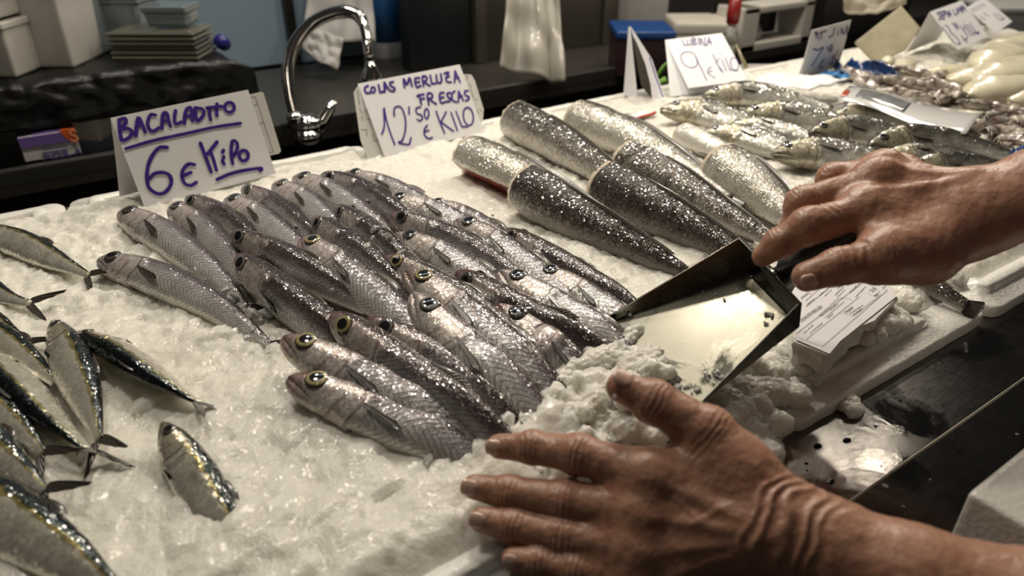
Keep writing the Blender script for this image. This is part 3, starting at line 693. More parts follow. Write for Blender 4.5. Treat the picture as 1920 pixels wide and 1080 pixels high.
def fpath(px, zh, zt):
    n = len(px); return [np.array(P(x, y, zh + (zt - zh) * i / (n - 1))) for i, (x, y) in enumerate(px)]
G_W = 'blue whiting in the ice'
WHITING = [
 # pixels of the axis, height at head and tail, roll, girth, tone, eye, label
 ([(187, 488), (290, 520), (400, 575), (532, 668)], .014, .006, 30, 1.00, .35, EYE_D, 'blue whiting lying apart from the shoal on open ice, nearest the sardines'),
 ([(228, 398), (310, 445), (400, 515), (480, 600)], .016, .006, 26, 1.08, .20, EYE_D, 'plump pale blue whiting at the corner of the 6 euro card with chevron flank showing'),
 ([(322, 388), (390, 440), (450, 510), (520, 590)], .018, .008, 34, 1.0, .15, EYE_S, 'blue whiting with a dark folded fin, head touching the bottom of the 6 euro card'),
 ([(350, 373), (420, 410), (490, 470), (560, 545)], .022, .010, 65, .92, .50, EYE_S, 'brown-backed blue whiting tucked half under the bottom of the 6 euro card'),
 ([(425, 374), (500, 420), (575, 485), (640, 555)], .020, .010, 28, .98, .25, EYE_D, 'blue whiting with a pink snout and white belly, beside the card\'s last underline'),
 ([(456, 354), (520, 390), (590, 450), (650, 520)], .020, .012, 60, .90, .45, EYE_S, 'slim grey blue whiting in the last row under the corner of the 6 euro card'),
 ([(515, 346), (580, 385), (650, 450), (710, 520)], .018, .012, 32, .98, .0, EYE_S, 'blue whiting with a yellowish cheek in the last row'),
 ([(553, 333), (630, 370), (710, 430), (780, 500)], .016, .012, 30, 1.02, .12, EYE_D, 'blue whiting with a dark round eye and long white flank, last row'),
 ([(604, 330), (680, 360), (760, 415), (840, 480)], .022, .012, 72, 1.02, .35, EYE_S, 'smooth grey-backed blue whiting without a visible face in the last row'),
 ([(645, 327), (730, 355), (820, 405), (900, 470)], .014, .010, 36, .92, .15, EYE_D, 'blue whiting at the far tip of the last row, pinkish cheek towards the bare ice'),
 ([(722, 374), (810, 400), (900, 450), (980, 510)], .022, .014, 28, .96, .0, EYE_S, 'blue whiting with a wide golden jaw on the shoal edge below the last row'),
 ([(797, 384), (860, 405), (940, 455), (1030, 530)], .015, .012, 40, .92, .05, EYE_S, 'blue whiting with a golden face sliding down the shoal edge towards the hake'),
 ([(588, 412), (660, 465), (740, 530), (810, 600)], .032, .018, 68, .94, .60, EYE_S, 'dark-headed blue whiting above the big golden-eyed one, back turned up'),
 ([(632, 390), (690, 435), (750, 485), (810, 545)], .032, .018, 74, .92, .68, EYE_S, 'olive-headed blue whiting in the middle with back turned up and ice chips by its neck'),
 ([(734, 405), (830, 445), (930, 500), (1020, 570)], .030, .018, 62, .98, .80, EYE_D, 'long blue whiting with a dark red snout and black eye, pressed under a golden jaw'),
 ([(743, 442), (820, 478), (910, 535), (990, 610)], .026, .016, 32, .96, .0, EYE_D, 'blue whiting with a ragged yellow mouth below the long red-snouted one'),
 ([(856, 415), (920, 455), (1000, 515), (1090, 590)], .028, .016, 32, 1.02, .45, EYE_S, 'bright silver blue whiting with an open grey eye near the shoal edge'),
 ([(946, 434), (1010, 475), (1090, 525), (1168, 572)], .020, .010, 76, .98, .95, EYE_D, 'dark maroon-backed blue whiting on the outer edge beside the hake tails'),
 ([(438, 438), (540, 490), (650, 550), (790, 630)], .034, .018, 68, .96, .66, EYE_S, 'long violet-brown blue whiting with a half-closed blue eye, behind the red-headed one'),
 ([(446, 482), (500, 530), (570, 585), (645, 650)], .034, .016, 66, 1.04, .92, EYE_S, 'thick blue whiting with a dark blood-red head and violet back'),
 ([(566, 450), (640, 505), (710, 560), (790, 640)], .038, .020, 28, 1.04, .75, EYE_Y, 'blue whiting with a big golden eye and red-streaked cheek in the middle of the shoal'),
 ([(724, 484), (800, 525), (900, 590), (980, 660)], .036, .022, 58, .92, .62, EYE_Y, 'brown-headed blue whiting peeping out behind the golden-eyed red mouth'),
 ([(761, 512), (830, 560), (910, 625), (1000, 705)], .044, .022, 28, 1.06, .85, EYE_Y, 'blue whiting with red mouth and large golden eye, another head lying on its cheek'),
 ([(775, 553), (815, 600), (880, 665), (955, 735)], .050, .022, 26, 1.06, .0, EYE_S, 'pale-faced blue whiting lying across the cheek of the golden-eyed one'),
 ([(858, 512), (930, 560), (1010, 605), (1100, 650)], .036, .022, 76, .98, .98, EYE_D, 'dark maroon-headed blue whiting in the half of the shoal near the scoop'),
 ([(936, 512), (990, 545), (1060, 590), (1130, 640)], .036, .022, 26, .98, .1, EYE_S, 'silvery blue whiting with a gaping pale mouth between two maroon backs'),
 ([(995, 508), (1050, 530), (1110, 570), (1165, 615)], .026, .018, 26, .92, .0, EYE_S, 'blue whiting with a cloudy grey eye wedged under the outer maroon one'),
 ([(930, 575), (970, 605), (1010, 640), (1060, 680)], .036, .018, 26, .98, .9, EYE_D, 'short-looking blue whiting with a pink bloodshot head next to the pushed ice'),
 ([(623, 592), (700, 650), (790, 720), (890, 790)], .040, .016, 62, 1.04, .55, EYE_Y, 'dark bronze-headed blue whiting with a wet yellow-ringed eye in the front rank'),
 ([(690, 600), (760, 640), (840, 695), (930, 770)], .040, .016, 58, .92, .5, EYE_S, 'slim grey blue whiting wedged close behind the bronze-headed one, face partly hidden'),
 ([(532, 636), (620, 680), (720, 735), (830, 800)], .034, .012, 30, 1.04, .6, EYE_Y, 'blue whiting with mottled pink cheek and yellow eye rim, behind the front one'),
 ([(541, 712), (630, 745), (740, 795), (850, 845)], .024, .004, 28, 1.04, .65, EYE_Y, 'front blue whiting of the shoal, tail running into the open ice'),
]
for px, zh, zt, roll, k, tone, ey, lab in WHITING:
    pts = fpath(px, zh, zt); pl = sum(np.linalg.norm(b - a) for a, b in zip(pts, pts[1:]))
    fish('whiting', 'blue_whiting', lab, 'fish', G_W, pts, roll, 1.0, tone, L=0.288 * k, eye=ey, mouth=0.5 if 'mouth' in lab or 'jaw' in lab else 0.1)

G_S = 'sardines on the ice'
SARDINES = [
 ([(-45, 425), (40, 455), (110, 490), (185, 525)], .014, .008, 28, 1.0, .2, True, 'sardine at the far end of the sardines, lying alone near the tray\'s back corner'),
 ([(-150, 480), (-60, 520), (20, 560), (85, 572)], .012, .008, 28, 1.0, .2, True, 'sardine of which only the dark forked tail and a bit of body enter the picture'),
 ([(-170, 540), (-90, 575), (-20, 600), (68, 655)], .010, .008, 28, 0.9, .2, True, 'sardine of which only a thin dark tail tip enters the picture'),
 ([(-90, 600), (-10, 632), (60, 680), (115, 730)], .014, .010, 28, .95, .2, False, 'shiny silver sardine cut off by the picture edge, touching the upright sardine'),
 ([(100, 602), (135, 670), (165, 750), (192, 850)], .020, .012, 28, 1.02, .2, True, 'silver sardine lying straight down, dark eye and yellow line along its black back'),
 ([(148, 622), (220, 660), (300, 712), (395, 768)], .018, .010, 142, 1.0, .25, True, 'dark green-black sardine lying slantwise alone beside the upright silver one'),
 ([(-70, 640), (10, 705), (90, 780), (185, 862)], .016, .012, 142, 1.05, .25, True, 'large black-backed sardine whose forked tail crosses under the upright sardine'),
 ([(-100, 700), (-30, 750), (30, 800), (95, 865)], .014, .010, 28, 1.0, .2, True, 'sardine with a golden back line, second tail below the black-backed one'),
 ([(-130, 760), (-60, 800), (10, 862), (105, 935)], .012, .010, 28, 1.05, .2, True, 'sardine with a wide spread amber tail, above the big silver one in the corner'),
 ([(-130, 880), (-40, 930), (50, 990), (150, 1060)], .016, .006, 28, 1.25, .2, False, 'broad silver sardine in the bottom corner with a yellow line and dark green back'),
 ([(305, 793), (345, 855), (385, 920), (432, 1000)], .018, -.006, 28, 1.0, .2, True, 'small silver sardine standing apart with its tail sunk in the ice'),
]
for px, zh, zt, roll, k, tone, tl, lab in SARDINES:
    fish('sardine', 'sardine', lab, 'fish', G_S, fpath(px, zh, zt), roll, 1.0, tone, L=0.165 * k, tail=tl, pect=True)

# ------------------------------------------------------------------ hake tails
def hake(label, px, zh, zt, r0, m, roll, tone=0.3, gut=False, tail=True, face=True, u0=0.0, slim=0.16, wide=1.0):
    path = spline(fpath(px, zh, zt), 60); fr = frames(path, roll); root = empty('hake_tail', Vector(path[28]), label, 'fish', 'hake tails on the ice')
    N, NV = 60, 44; vs, uv, fs = [], [], []; seed = rng.uniform(0, 50)
    rad = lambda u: r0 * np.interp(u, [0, .12, .35, .6, .8, .95, 1], [.97, 1.0, .86, .62, .42, slim + .04, slim])
    def sect(i, a):
        u = i / (N - 1); t, D, Lx = fr[i]; r = rad(u) * (1 + 0.03 * noise.noise(Vector((u * 7, a, seed))))
        V = abs(a) / math.pi; rr = r
        if gut and V > 0.80 and u < 0.65: rr *= 1 - 0.28 * min(1, (V - 0.80) / 0.07) * min(1, (0.65 - u) / 0.2)
        return path[i] + (D * (math.cos(a) * 1.03 + 0.13 * math.exp(-(a / .30) ** 2)) * rr + Lx * math.sin(a) * 0.88 * wide * r)
    for i in range(N):
        for j in range(NV):
            a = 2 * math.pi * j / NV; a = a if a <= math.pi else a - 2 * math.pi; vs.append(sect(i, a)); uv.append((0.30 + 0.65 * i / (N - 1), abs(a) / math.pi))
    for i in range(N - 1):
        for j in range(NV): fs.append((i * NV + j, (i + 1) * NV + j, (i + 1) * NV + (j + 1) % NV, i * NV + (j + 1) % NV))
    fs.append(tuple((N - 1) * NV + j for j in range(NV))[::-1])
    b = mesh('body', vs, fs, m, None, True, uv); b['tone'] = float(tone); up(b, root)
    if face:
        c = path[0]; t = fr[0][0]; v2 = [c + t * r0 * 0.05]; f2 = []
        for k in (0.35, 0.7, 0.97, 1.0):
            for j in range(NV):
                a = 2 * math.pi * j / NV; a = a if a <= math.pi else a - 2 * math.pi; q = sect(0, a)
                bump = (0.0 if k == 1.0 else -0.06 * r0 * (1 + noise.noise(Vector((k * 5, j * 0.7, seed)))))
                v2.append(c + (q - c) * (k if k < .98 else 1.0) - t * r0 * (0.10 + .10 * noise.noise(Vector((j * .5, seed, 0))) if .9 < k < .98 else 0.10 if k < .9 else 0) + t * (bump if k < 0.98 else 0))
        for j in range(NV): f2.append((0, 1 + (j + 1) % NV, 1 + j))
        for q in range(3):
            for j in range(NV): f2.append((1 + q * NV + j, 1 + q * NV + (j + 1) % NV, 1 + (q + 1) * NV + (j + 1) % NV, 1 + (q + 1) * NV + j))
        up(mesh('cut_face', v2, f2, FLESH, None, True), root)
    if gut:
        v2, f2 = [], []
        for i in range(0, 34):
            for j in range(9):
                a = math.pi * (0.83 + 0.34 * j / 8); a = a if a <= math.pi else a - 2 * math.pi; q = sect(i, a); c = path[i]
                v2.append(c + (q - c) * (1.035 + 0.05 * noise.noise(Vector((i * 0.4, j * 0.6, 3)))))
        for i in range(33):
            for j in range(8): f2.append((i * 9 + j, (i + 1) * 9 + j, (i + 1) * 9 + j + 1, i * 9 + j + 1))
        up(mesh('belly_opening', v2, f2, GUTS, None, True), root)
    for nm, a, u0_, u1_ in (('dorsal_fin', 0.0, .22, .86), ('anal_fin', math.pi, .30, .86)):
        v2, u2, f2 = [], [], []; M = 20
        for i in range(M):
            u = u0_ + (u1_ - u0_) * i / (M - 1); k = int(u * (N - 1)); q = sect(k, a); o = (q - path[k]) / np.linalg.norm(q - path[k]); Lx = fr[k][2]; t = fr[k][0]
            lay = o * 0.55 + Lx * 0.45
            for s in (1, -1):
                v2 += [q - o * .0015 + Lx * .0009 * s, q + lay * r0 * 0.26 * math.sin(math.pi * (i + 1) / (M + 1)) ** 0.6 + t * r0 * .25 + Lx * .0003 * s]; u2 += [(0, i / 4), (1, i / 4)]
        for i in range(M - 1):
            q = i * 4; f2 += [(q, q + 4, q + 5, q + 1), (q + 3, q + 7, q + 6, q + 2), (q + 1, q + 5, q + 7, q + 3)]
        up(mesh(nm, v2, f2, FIN_GREY, None, True, u2), root)
    if tail:
        t, D, Lx = fr[-1]; up(leaf('tail_fin', path[-1] - t * 0.006, t, D, r0 * 1.1, r0 * 0.62, FIN_DARK, None, 0.12, Lx, 0.0008), root)
    return root
hake('gold-silver hake tail with an open red belly cut, beside the 12.50 card', [(880, 292), (980, 340), (1080, 392), (1180, 452)], .026, .014, .030, MAT_HAKE_S, 38, 0.0, gut=True)
hake('mottled silver hake tail with a small blood nick, second behind the gutted one', [(965, 226), (1050, 272), (1140, 330), (1230, 398)], .028, .016, .029, MAT_HAKE_M, 66, .6)
hake('long grey hake tail with a fin fold, farthest back behind all the others', [(1085, 222), (1180, 262), (1270, 312), (1370, 372)], .028, .016, .031, MAT_HAKE_S, 40, .1)
hake('pale white-bellied hake piece next to the sea bass heads', [(1282, 252), (1330, 275), (1380, 300), (1440, 335)], .020, .016, .020, MAT_HAKE_W, 20, 0, tail=False)
hake('broad bright silver hake tail, cut rim towards the sea bass, beside the gripping hand', [(1350, 312), (1405, 350), (1460, 392), (1530, 450)], .032, .016, .031, MAT_HAKE_S, 58, .1)
hake('black and white speckled hake tail between the dark one and the bright silver one', [(1170, 305), (1250, 342), (1350, 400), (1470, 465)], .030, .014, .027, MAT_HAKE_M, 70, .9)
hake('dark scaly hake tail with a pale cut edge, behind the front dark one', [(1132, 350), (1220, 395), (1330, 450), (1460, 520)], .030, .012, .029, MAT_HAKE_D, 74, .7)
hake('foremost dark hake tail pointing at the scoop with sparkling back', [(985, 355), (1070, 405), (1180, 460), (1310, 522)], .028, .010, .0285, MAT_HAKE_D, 72, .5)
hake('brown hake tail fin poking out from under the gripping hand over the tray rim', [(1570, 440), (1660, 490), (1740, 535), (1812, 575)], .016, .000, .019, MAT_HAKE_D, 60, .3, face=False, slim=.30)

# ------------------------------------------------------------------ sea bass
G_B = 'sea bass behind the hake'
for px, zh, zt, roll, k, lab in [
 ([(1238, 207), (1310, 212), (1380, 232), (1450, 262)], .024, .012, 32, 1.05, 'sea bass with a golden forehead, nose at the small red-edged ticket'),
 ([(1318, 182), (1400, 178), (1480, 188), (1580, 208)], .026, .016, 34, 1.0, 'sea bass at the back directly under the lubina card'),
 ([(1388, 216), (1460, 216), (1540, 228), (1640, 250)], .028, .018, 34, .98, 'sea bass with a black snout below the one under the lubina card'),
 ([(1364, 238), (1420, 238), (1490, 252), (1560, 275)], .020, .014, 14, .78, 'thin white-sided sea bass squeezed between two others'),
 ([(1314, 254), (1370, 255), (1430, 270), (1510, 298)], .022, .012, 24, .92, 'sea bass with a pinkish gill cover beside the pale hake piece'),
 ([(1518, 252), (1590, 246), (1670, 258), (1770, 282)], .030, .018, 40, .98, 'sea bass with a black head and golden gill in the middle of its heap'),
 ([(1448, 292), (1520, 288), (1600, 300), (1690, 325)], .026, .012, 26, 1.05, 'sea bass with a closed dark mouth, nearest the gripping hand\'s knuckles'),
 ([(1628, 276), (1710, 266), (1800, 276), (1910, 300)], .028, .018, 40, 1.05, 'long grey-backed sea bass lying towards the blue plastic at the picture edge'),
 ([(1650, 298), (1730, 292), (1810, 298), (1890, 310)], .026, .018, 20, .80, 'white sea bass with a red gill patch just above the gripping hand'),
 ([(1700, 318), (1770, 312), (1840, 316), (1910, 326)], .024, .018, 40, .8, 'sea bass almost hidden behind the wrist of the gripping hand'),
 ([(1560, 218), (1640, 216), (1720, 232), (1800, 255)], .022, .018, 30, .82, 'sea bass half covered by the clear plastic tag'),
]:
    fish('bass', 'sea_bass', lab, 'fish', G_B, fpath(px, zh, zt), roll, 1.0, .75, L=0.245 * k, nu=48, mouth=0.3)

# ice chips caught between the fish
bm = bmesh.new(); rr = random.Random(5)
for _ in range(230):
    px, zh, zt, roll, k, tone, ey, lab = rr.choice(WHITING); i = rr.randrange(len(px) - 1); f = rr.random()
    x = px[i][0] * (1 - f) + px[i + 1][0] * f + rr.gauss(0, 22); y = px[i][1] * (1 - f) + px[i + 1][1] * f + rr.gauss(0, 18)
    g = (i + f) / (len(px) - 1)
    if g < 0.45: continue
    c = P(x, y, zh + (zt - zh) * g + 0.004); chip_bm(bm, c, rr.uniform(.0015, .0045), rr)
for px, py, z, r, n in ((432, 560, .012, .007, 5), (478, 588, .014, .006, 6), (510, 590, .014, .004, 5), (755, 478, .046, .009, 2), (720, 440, .042, .006, 3), (690, 455, .04, .005, 3), (620, 590, .03, .006, 3), (880, 760, .022, .008, 9), (915, 745, .022, .007, 8), (850, 790, .02, .007, 8), (860, 740, .03, .005, 5), (655, 620, .03, .005, 3), (1000, 480, .026, .007, 2), (905, 548, .04, .008, 2), (930, 720, .026, .006, 6), (820, 800, .014, .006, 6)):
    for _ in range(n): chip_bm(bm, P(px + rr.gauss(0, 9), py + rr.gauss(0, 6), z), r * rr.uniform(.5, 1.1), rr)
tag(bmobj('ice_chips', bm, CLEAR_ICE), 'clear ice chips caught between the blue whiting', 'ice', kind='stuff')
# ------------------------------------------------------------------ price cards
def sheet_bm(corners, th, bm=None, nu=10, nv=8, sag=0.0):
    """thin bent sheet through four corners (BL, BR, TR, TL)"""
    bm = bm or bmesh.new(); a, b, c, d = [Vector(x) for x in corners]; n = (b - a).cross(d - a).normalized(); g = []
    for s in (0, 1):
        rows = []
        for i in range(nu + 1):
            row = []
            for j in range(nv + 1):
                u, v = i / nu, j / nv; p = (a * (1 - u) + b * u) * (1 - v) + (d * (1 - u) + c * u) * v
                p = p + n * (sag * math.sin(math.pi * v) + th * s); row.append(bm.verts.new(p))
            rows.append(row)
        g.append(rows)
    for i in range(nu):
        for j in range(nv):
            bm.faces.new([g[0][i][j], g[0][i][j + 1], g[0][i + 1][j + 1], g[0][i + 1][j]]); bm.faces.new([g[1][i][j], g[1][i + 1][j], g[1][i + 1][j + 1], g[1][i][j + 1]])
    for i in range(nu):
        bm.faces.new([g[0][i][0], g[0][i + 1][0], g[1][i + 1][0], g[1][i][0]]); bm.faces.new([g[0][i][nv], g[1][i][nv], g[1][i + 1][nv], g[0][i + 1][nv]])
    for j in range(nv):
        bm.faces.new([g[0][0][j], g[1][0][j], g[1][0][j + 1], g[0][0][j + 1]]); bm.faces.new([g[0][nu][j], g[0][nu][j + 1], g[1][nu][j + 1], g[1][nu][j]])
    bmesh.ops.recalc_face_normals(bm, faces=bm.faces[:])
    return bm
def writing(name, strokes, o, n, width, m, parent, org=(0, 0), sc=1.0, lift=0.0009, smooth_=True):
    """marker strokes, traced in pixels, laid on the plane through o with normal n"""
    n = Vector(n).normalized()
    if n.dot(Vector(CAMP) - o) < 0: n = -n
    vs, fs = [], []; k = 0
    for st in strokes:
        w = width
        pts = [PPL(org[0] + x / sc, org[1] + y / sc, o, n) for x, y in st]
        if smooth_ and len(pts) > 3: pts = [Vector(p) for p in spline([np.array(p) for p in pts], len(pts) * 4)]
        for i, p in enumerate(pts):
            ww = w * (0.92 + 0.16 * noise.noise(p * 90)); off = n * (lift + 2e-6 * (k % 60)); k += 1
            u = n.orthogonal().normalized(); v = n.cross(u); b = len(vs)
            vs += [p + off + (u * math.cos(a) + v * math.sin(a)) * ww / 2 for a in [2 * math.pi * q / 10 for q in range(10)]]; fs.append(tuple(range(b, b + 10)))
            if i + 1 < len(pts):
                q = pts[i + 1]; d = q - p
                if d.length < 1e-6: continue
                sd = n.cross(d.normalized()) * ww / 2; b = len(vs); vs += [p + off - sd, q + off - sd, q + off + sd, p + off + sd]; fs.append((b, b + 1, b + 2, b + 3))
    return up(mesh(name, vs, fs, m, None, False), parent)
def loop(cx, cy, rx, ry, tilt=0.0, n=12):
    c, s = math.cos(tilt), math.sin(tilt); return [(cx + rx * math.cos(a) * c - ry * math.sin(a) * s, cy + rx * math.cos(a) * s + ry * math.sin(a) * c) for a in [2 * math.pi * k / n - 1.6 for k in range(n + 1)]]
def panel(bl, br, tl, zl, zr, w_px=None):
    """upright card: bottom corners on known heights, top corner square to the bottom edge"""
    a = P(bl[0], bl[1], zl); b = P(br[0], br[1], zr); e = (b - a).normalized()
    d = Vector(ray(*tl)); c = Vector(CAMP); t = (a - c).dot(e) / d.dot(e); t_ = c + d * t
    return a, b, b + (t_ - a), t_
def tent(label, bl, br, tl, zl, zr, back, zb, words, m=PAPER, th=0.0009, sag=0.002):
    a, b, c, d = panel(bl, br, tl, zl, zr); root = empty('price_card', (a + b) / 2, label, 'price card')
    n = (b - a).cross(d - a).normalized()
    if n.dot(Vector(CAMP) - a) < 0: n = -n
    up(bmobj('front_panel', sheet_bm((a, b, c, d), -th if (b - a).cross(d - a).dot(n) > 0 else th), m), root)
    k = P(back[0], back[1], zb); e = b - a
    up(bmobj('back_panel', sheet_bm((k, k + e, c - n * th, d - n * th), th, sag=sag), m), root)
    for nm, st, w, mi, org, sc in words: writing(nm, st, a, n, w, mi, root, org, sc)
    return root, a, n, (b - a)
O2, S2 = (200, 160), 4.5
NAME1 = [[(105, 290), (110, 380), (122, 462)], [(105, 292), (150, 280), (162, 312), (125, 368), (180, 365), (215, 397), (190, 440), (138, 466)], [(245, 425), (255, 330), (268, 272), (295, 320), (325, 395)], [(250, 345), (300, 330)],
 [(412, 252), (370, 250), (345, 318), (362, 375), (400, 385), (440, 358)], [(465, 365), (468, 300), (478, 240), (506, 236), (520, 290), (537, 345)], [(470, 310), (520, 297)], [(580, 215), (572, 270), (578, 326), (632, 310)],
 [(655, 320), (660, 250), (677, 200), (712, 196), (722, 300)], [(660, 266), (722, 250)], [(745, 190), (750, 240), (762, 300), (812, 258), (812, 205), (745, 190)], [(845, 192), (970, 178)], [(868, 195), (866, 240), (876, 292)], [(930, 158), (925, 200), (928, 256)], loop(1035, 186, 40, 42)]
LINE1 = [[(160, 535), (400, 465), (700, 400), (900, 355), (1130, 320)]]
PRICE1 = [[(510, 525), (450, 525), (400, 570), (355, 660), (340, 760), (355, 860), (420, 912), (480, 910), (530, 860), (545, 800), (520, 752), (460, 735), (400, 747), (360, 790)], [(740, 670), (690, 665), (645, 710), (635, 770), (660, 830), (710, 845), (755, 820)], [(640, 765), (710, 735)]]
KILO1 = [[(790, 490), (840, 620), (880, 730)], [(930, 478), (850, 580)], [(880, 570), (905, 640), (925, 715)], [(985, 548), (975, 565)], [(988, 602), (975, 640), (990, 665)], [(1062, 662), (1050, 570), (1060, 470), (1100, 488), (1097, 550), (1065, 602)], loop(1155, 593, 38, 44), [(930, 795), (1050, 745), (1180, 715), (1310, 700), (1292, 724)]]
card1, c1a, c1n, c1e = tent('folded white price card reading BACALADITO 6 euro Kilo', (272, 391), (517, 325), (207, 221), 0.002, 0.010, (224, 368), -0.002,
    [('product_name', NAME1, .0046, INK, O2, S2), ('underline', LINE1, .0042, INK, O2, S2), ('price_lettering', PRICE1 + KILO1, .0048, INK, O2, S2)])
O3, S3 = (650, 110), 5.4
NAME2 = [[(215, 275), (182, 298), (195, 345), (238, 345)], loop(266, 315, 20, 28), [(320, 265), (330, 310), (337, 340), (372, 334)], [(385, 335), (378, 240), (405, 285), (432, 320)], [(382, 300), (415, 290)], [(470, 235), (435, 247), (450, 280), (485, 300), (475, 330), (440, 325)],
 [(585, 290), (575, 205), (610, 262), (635, 195), (660, 280)], [(735, 195), (690, 205), (705, 285), (747, 275)], [(697, 240), (735, 235)], [(777, 280), (766, 185), (808, 186), (805, 222), (780, 236), (842, 275)], [(845, 170), (860, 255), (902, 250)], [(905, 165), (915, 235), (945, 245), (960, 220), (950, 155)],
 [(985, 150), (1030, 140), (1008, 190), (1010, 230), (1056, 240)], [(1000, 190), (1036, 180)], [(1090, 240), (1096, 125), (1145, 235)], [(1095, 195), (1132, 190)],
 [(730, 365), (755, 465)], [(710, 380), (780, 360)], [(745, 412), (785, 402)], [(830, 470), (816, 360), (860, 355), (865, 395), (835, 410), (905, 460)], [(985, 345), (942, 355), (950, 445), (992, 440)], [(945, 400), (980, 390)], [(1045, 345), (1015, 357), (1025, 390), (1050, 405), (1040, 430), (1005, 435)], [(1095, 330), (1065, 355), (1070, 420), (1110, 440)], [(1130, 440), (1132, 330), (1180, 425)], [(1135, 390), (1168, 380)], [(1225, 325), (1195, 332), (1200, 370), (1235, 385), (1235, 410), (1205, 425)]]
PRICE2 = [[(355, 765), (380, 680), (375, 495), (400, 620), (440, 750), (485, 870)], [(480, 580), (480, 510), (510, 485), (550, 495), (580, 560), (595, 640), (590, 740), (560, 830), (525, 852), (625, 870), (640, 840), (650, 800)], [(630, 490), (632, 560)], [(745, 490), (702, 505), (710, 555), (750, 570), (765, 605), (740, 630), (712, 615)], loop(808, 558, 22, 50), [(815, 675), (785, 720), (790, 780), (830, 810), (865, 800)], [(790, 740), (830, 725)],
 [(905, 535), (945, 650), (990, 755)], [(1005, 540), (950, 650)], [(950, 640), (1080, 735)], [(1055, 545), (1120, 730)], [(1105, 535), (1165, 690), (1222, 690)], loop(1230, 585, 50, 92, -0.15)]
card2, c2a, c2n, c2e = tent('folded white price card reading COLAS MERLUZA FRESCAS 12\'50 euro KILO', (721, 293), (908, 247), (671, 157), 0.0, 0.006, (684, 296), -0.004,
    [('product_name', NAME2, .0034, INK, O3, S3), ('price_lettering', PRICE2, .0028, INK, O3, S3)])
O4, S4 = (1150, 40), 5.4
NAME3 = [[(700, 185), (715, 245), (745, 240)], [(745, 185), (755, 235), (785, 235), (780, 180)], [(800, 165), (805, 245)], [(800, 165), (835, 185), (805, 205), (845, 225), (805, 245)], [(860, 170), (870, 240)], [(890, 240), (880, 170), (930, 255), (925, 165)], [(950, 250), (965, 165), (995, 240)], [(955, 215), (990, 210)]]
PRICE3 = [[(830, 350), (800, 320), (740, 310), (690, 335), (685, 380), (720, 440), (780, 470), (830, 460), (850, 420), (830, 350), (870, 440), (945, 600)], [(990, 465), (955, 490), (960, 530), (990, 550)], [(965, 515), (1000, 500)], [(1000, 555), (1030, 575)], [(1005, 335), (1090, 510)], [(1065, 375), (1040, 420), (1115, 520)], [(1085, 330), (1090, 338)], [(1095, 385), (1145, 505)], [(1130, 365), (1180, 500)], loop(1225, 435, 38, 70, -0.2), [(1180, 490), (1260, 495)]]
tent('folded white price card reading LUBINA 9 euro KILO', (1291, 165), (1402, 150), (1247, 75), 0.020, 0.028, (1256, 182), 0.002, [('product_name', NAME3, .0021, INK_THIN, O4, S4), ('price_lettering', PRICE3, .0017, INK_THIN, O4, S4)])
O5, S5 = (1480, 20), 7.714
NAME4 = [[(370, 310), (388, 395)], [(370, 310), (402, 330), (380, 352)], [(410, 325), (418, 425)], [(450, 310), (462, 410)], [(450, 322), (530, 293)], [(650, 250), (630, 350), (570, 390)], [(735, 340), (752, 250), (780, 340)], [(790, 335), (835, 220), (830, 350)], [(690, 350), (700, 280)]]
PRICE4 = [[(340, 550), (400, 570), (490, 530), (420, 640), (340, 770), (310, 785)], [(550, 520), (560, 580)], [(590, 500), (585, 600)], [(620, 490), (610, 580)], [(495, 705), (440, 780), (450, 830), (482, 800)], [(640, 640), (600, 780)], [(705, 570), (650, 680), (700, 730)], [(760, 560), (700, 730)]]
tent('folded price card reading PUNTILLA 7\'90 KILO, turned away in front of the blue plastic', (1500, 148), (1572, 126), (1522, 57), 0.004, 0.012, (1494, 148), 0.0, [('product_name', NAME4, .0030, INK_THIN, O5, S5), ('price_lettering', PRICE4, .0030, INK_THIN, O5, S5)])
O6, S6 = (1720, 0), 9.6
NAME5 = [[(390, 225), (355, 245), (395, 300), (410, 345), (380, 350)], [(450, 215), (410, 225), (440, 340), (480, 330)], [(425, 280), (460, 275)], [(480, 330), (460, 210), (510, 215), (490, 270)], [(525, 215), (560, 310)], [(560, 305), (560, 190), (610, 290)], [(565, 255), (595, 245)], [(625, 170), (670, 270), (700, 262)], [(690, 160), (715, 250)], [(740, 245), (715, 140), (760, 200), (760, 125), (800, 230)], [(820, 215), (785, 120), (825, 125), (815, 170)], [(838, 130), (868, 200)]]
PRICE5 = [[(440, 480), (520, 600), (690, 810)], [(500, 460), (540, 480), (580, 540), (600, 600), (640, 620), (720, 700), (770, 780), (720, 790)], [(620, 420), (720, 530)], [(650, 410), (740, 520)], [(690, 420), (730, 500)], [(790, 640), (830, 720), (900, 760)], [(850, 700), (900, 690)], [(760, 460), (900, 650)], [(830, 460), (850, 540)], [(820, 390), (824, 396)], [(850, 450), (960, 650)], [(890, 440), (1010, 640)], [(940, 420), (1000, 520), (1080, 610), (1100, 580), (1010, 600)]]
tent('folded white price card reading SEPIA LIMPIA 13\'90 euro KILO', (1796, 93), (1854, 68), (1744, 22), 0.030, 0.040, (1696, 100), 0.006, [('product_name', NAME5, .0032, INK_THIN, O6, S6), ('price_lettering', PRICE5, .0028, INK_THIN, O6, S6)])
NAME6 = [[(970, 165), (1020, 205)], [(1000, 140), (1070, 190)], [(1050, 115), (1110, 165)], [(1100, 90), (1160, 140)], [(1150, 62), (1215, 112)]]
PRICE6 = [[(1120, 290), (1220, 360)], [(1180, 230), (1270, 290)], [(1360, 250), (1480, 360)], [(1420, 240), (1560, 340)], [(1500, 360), (1560, 330)]]
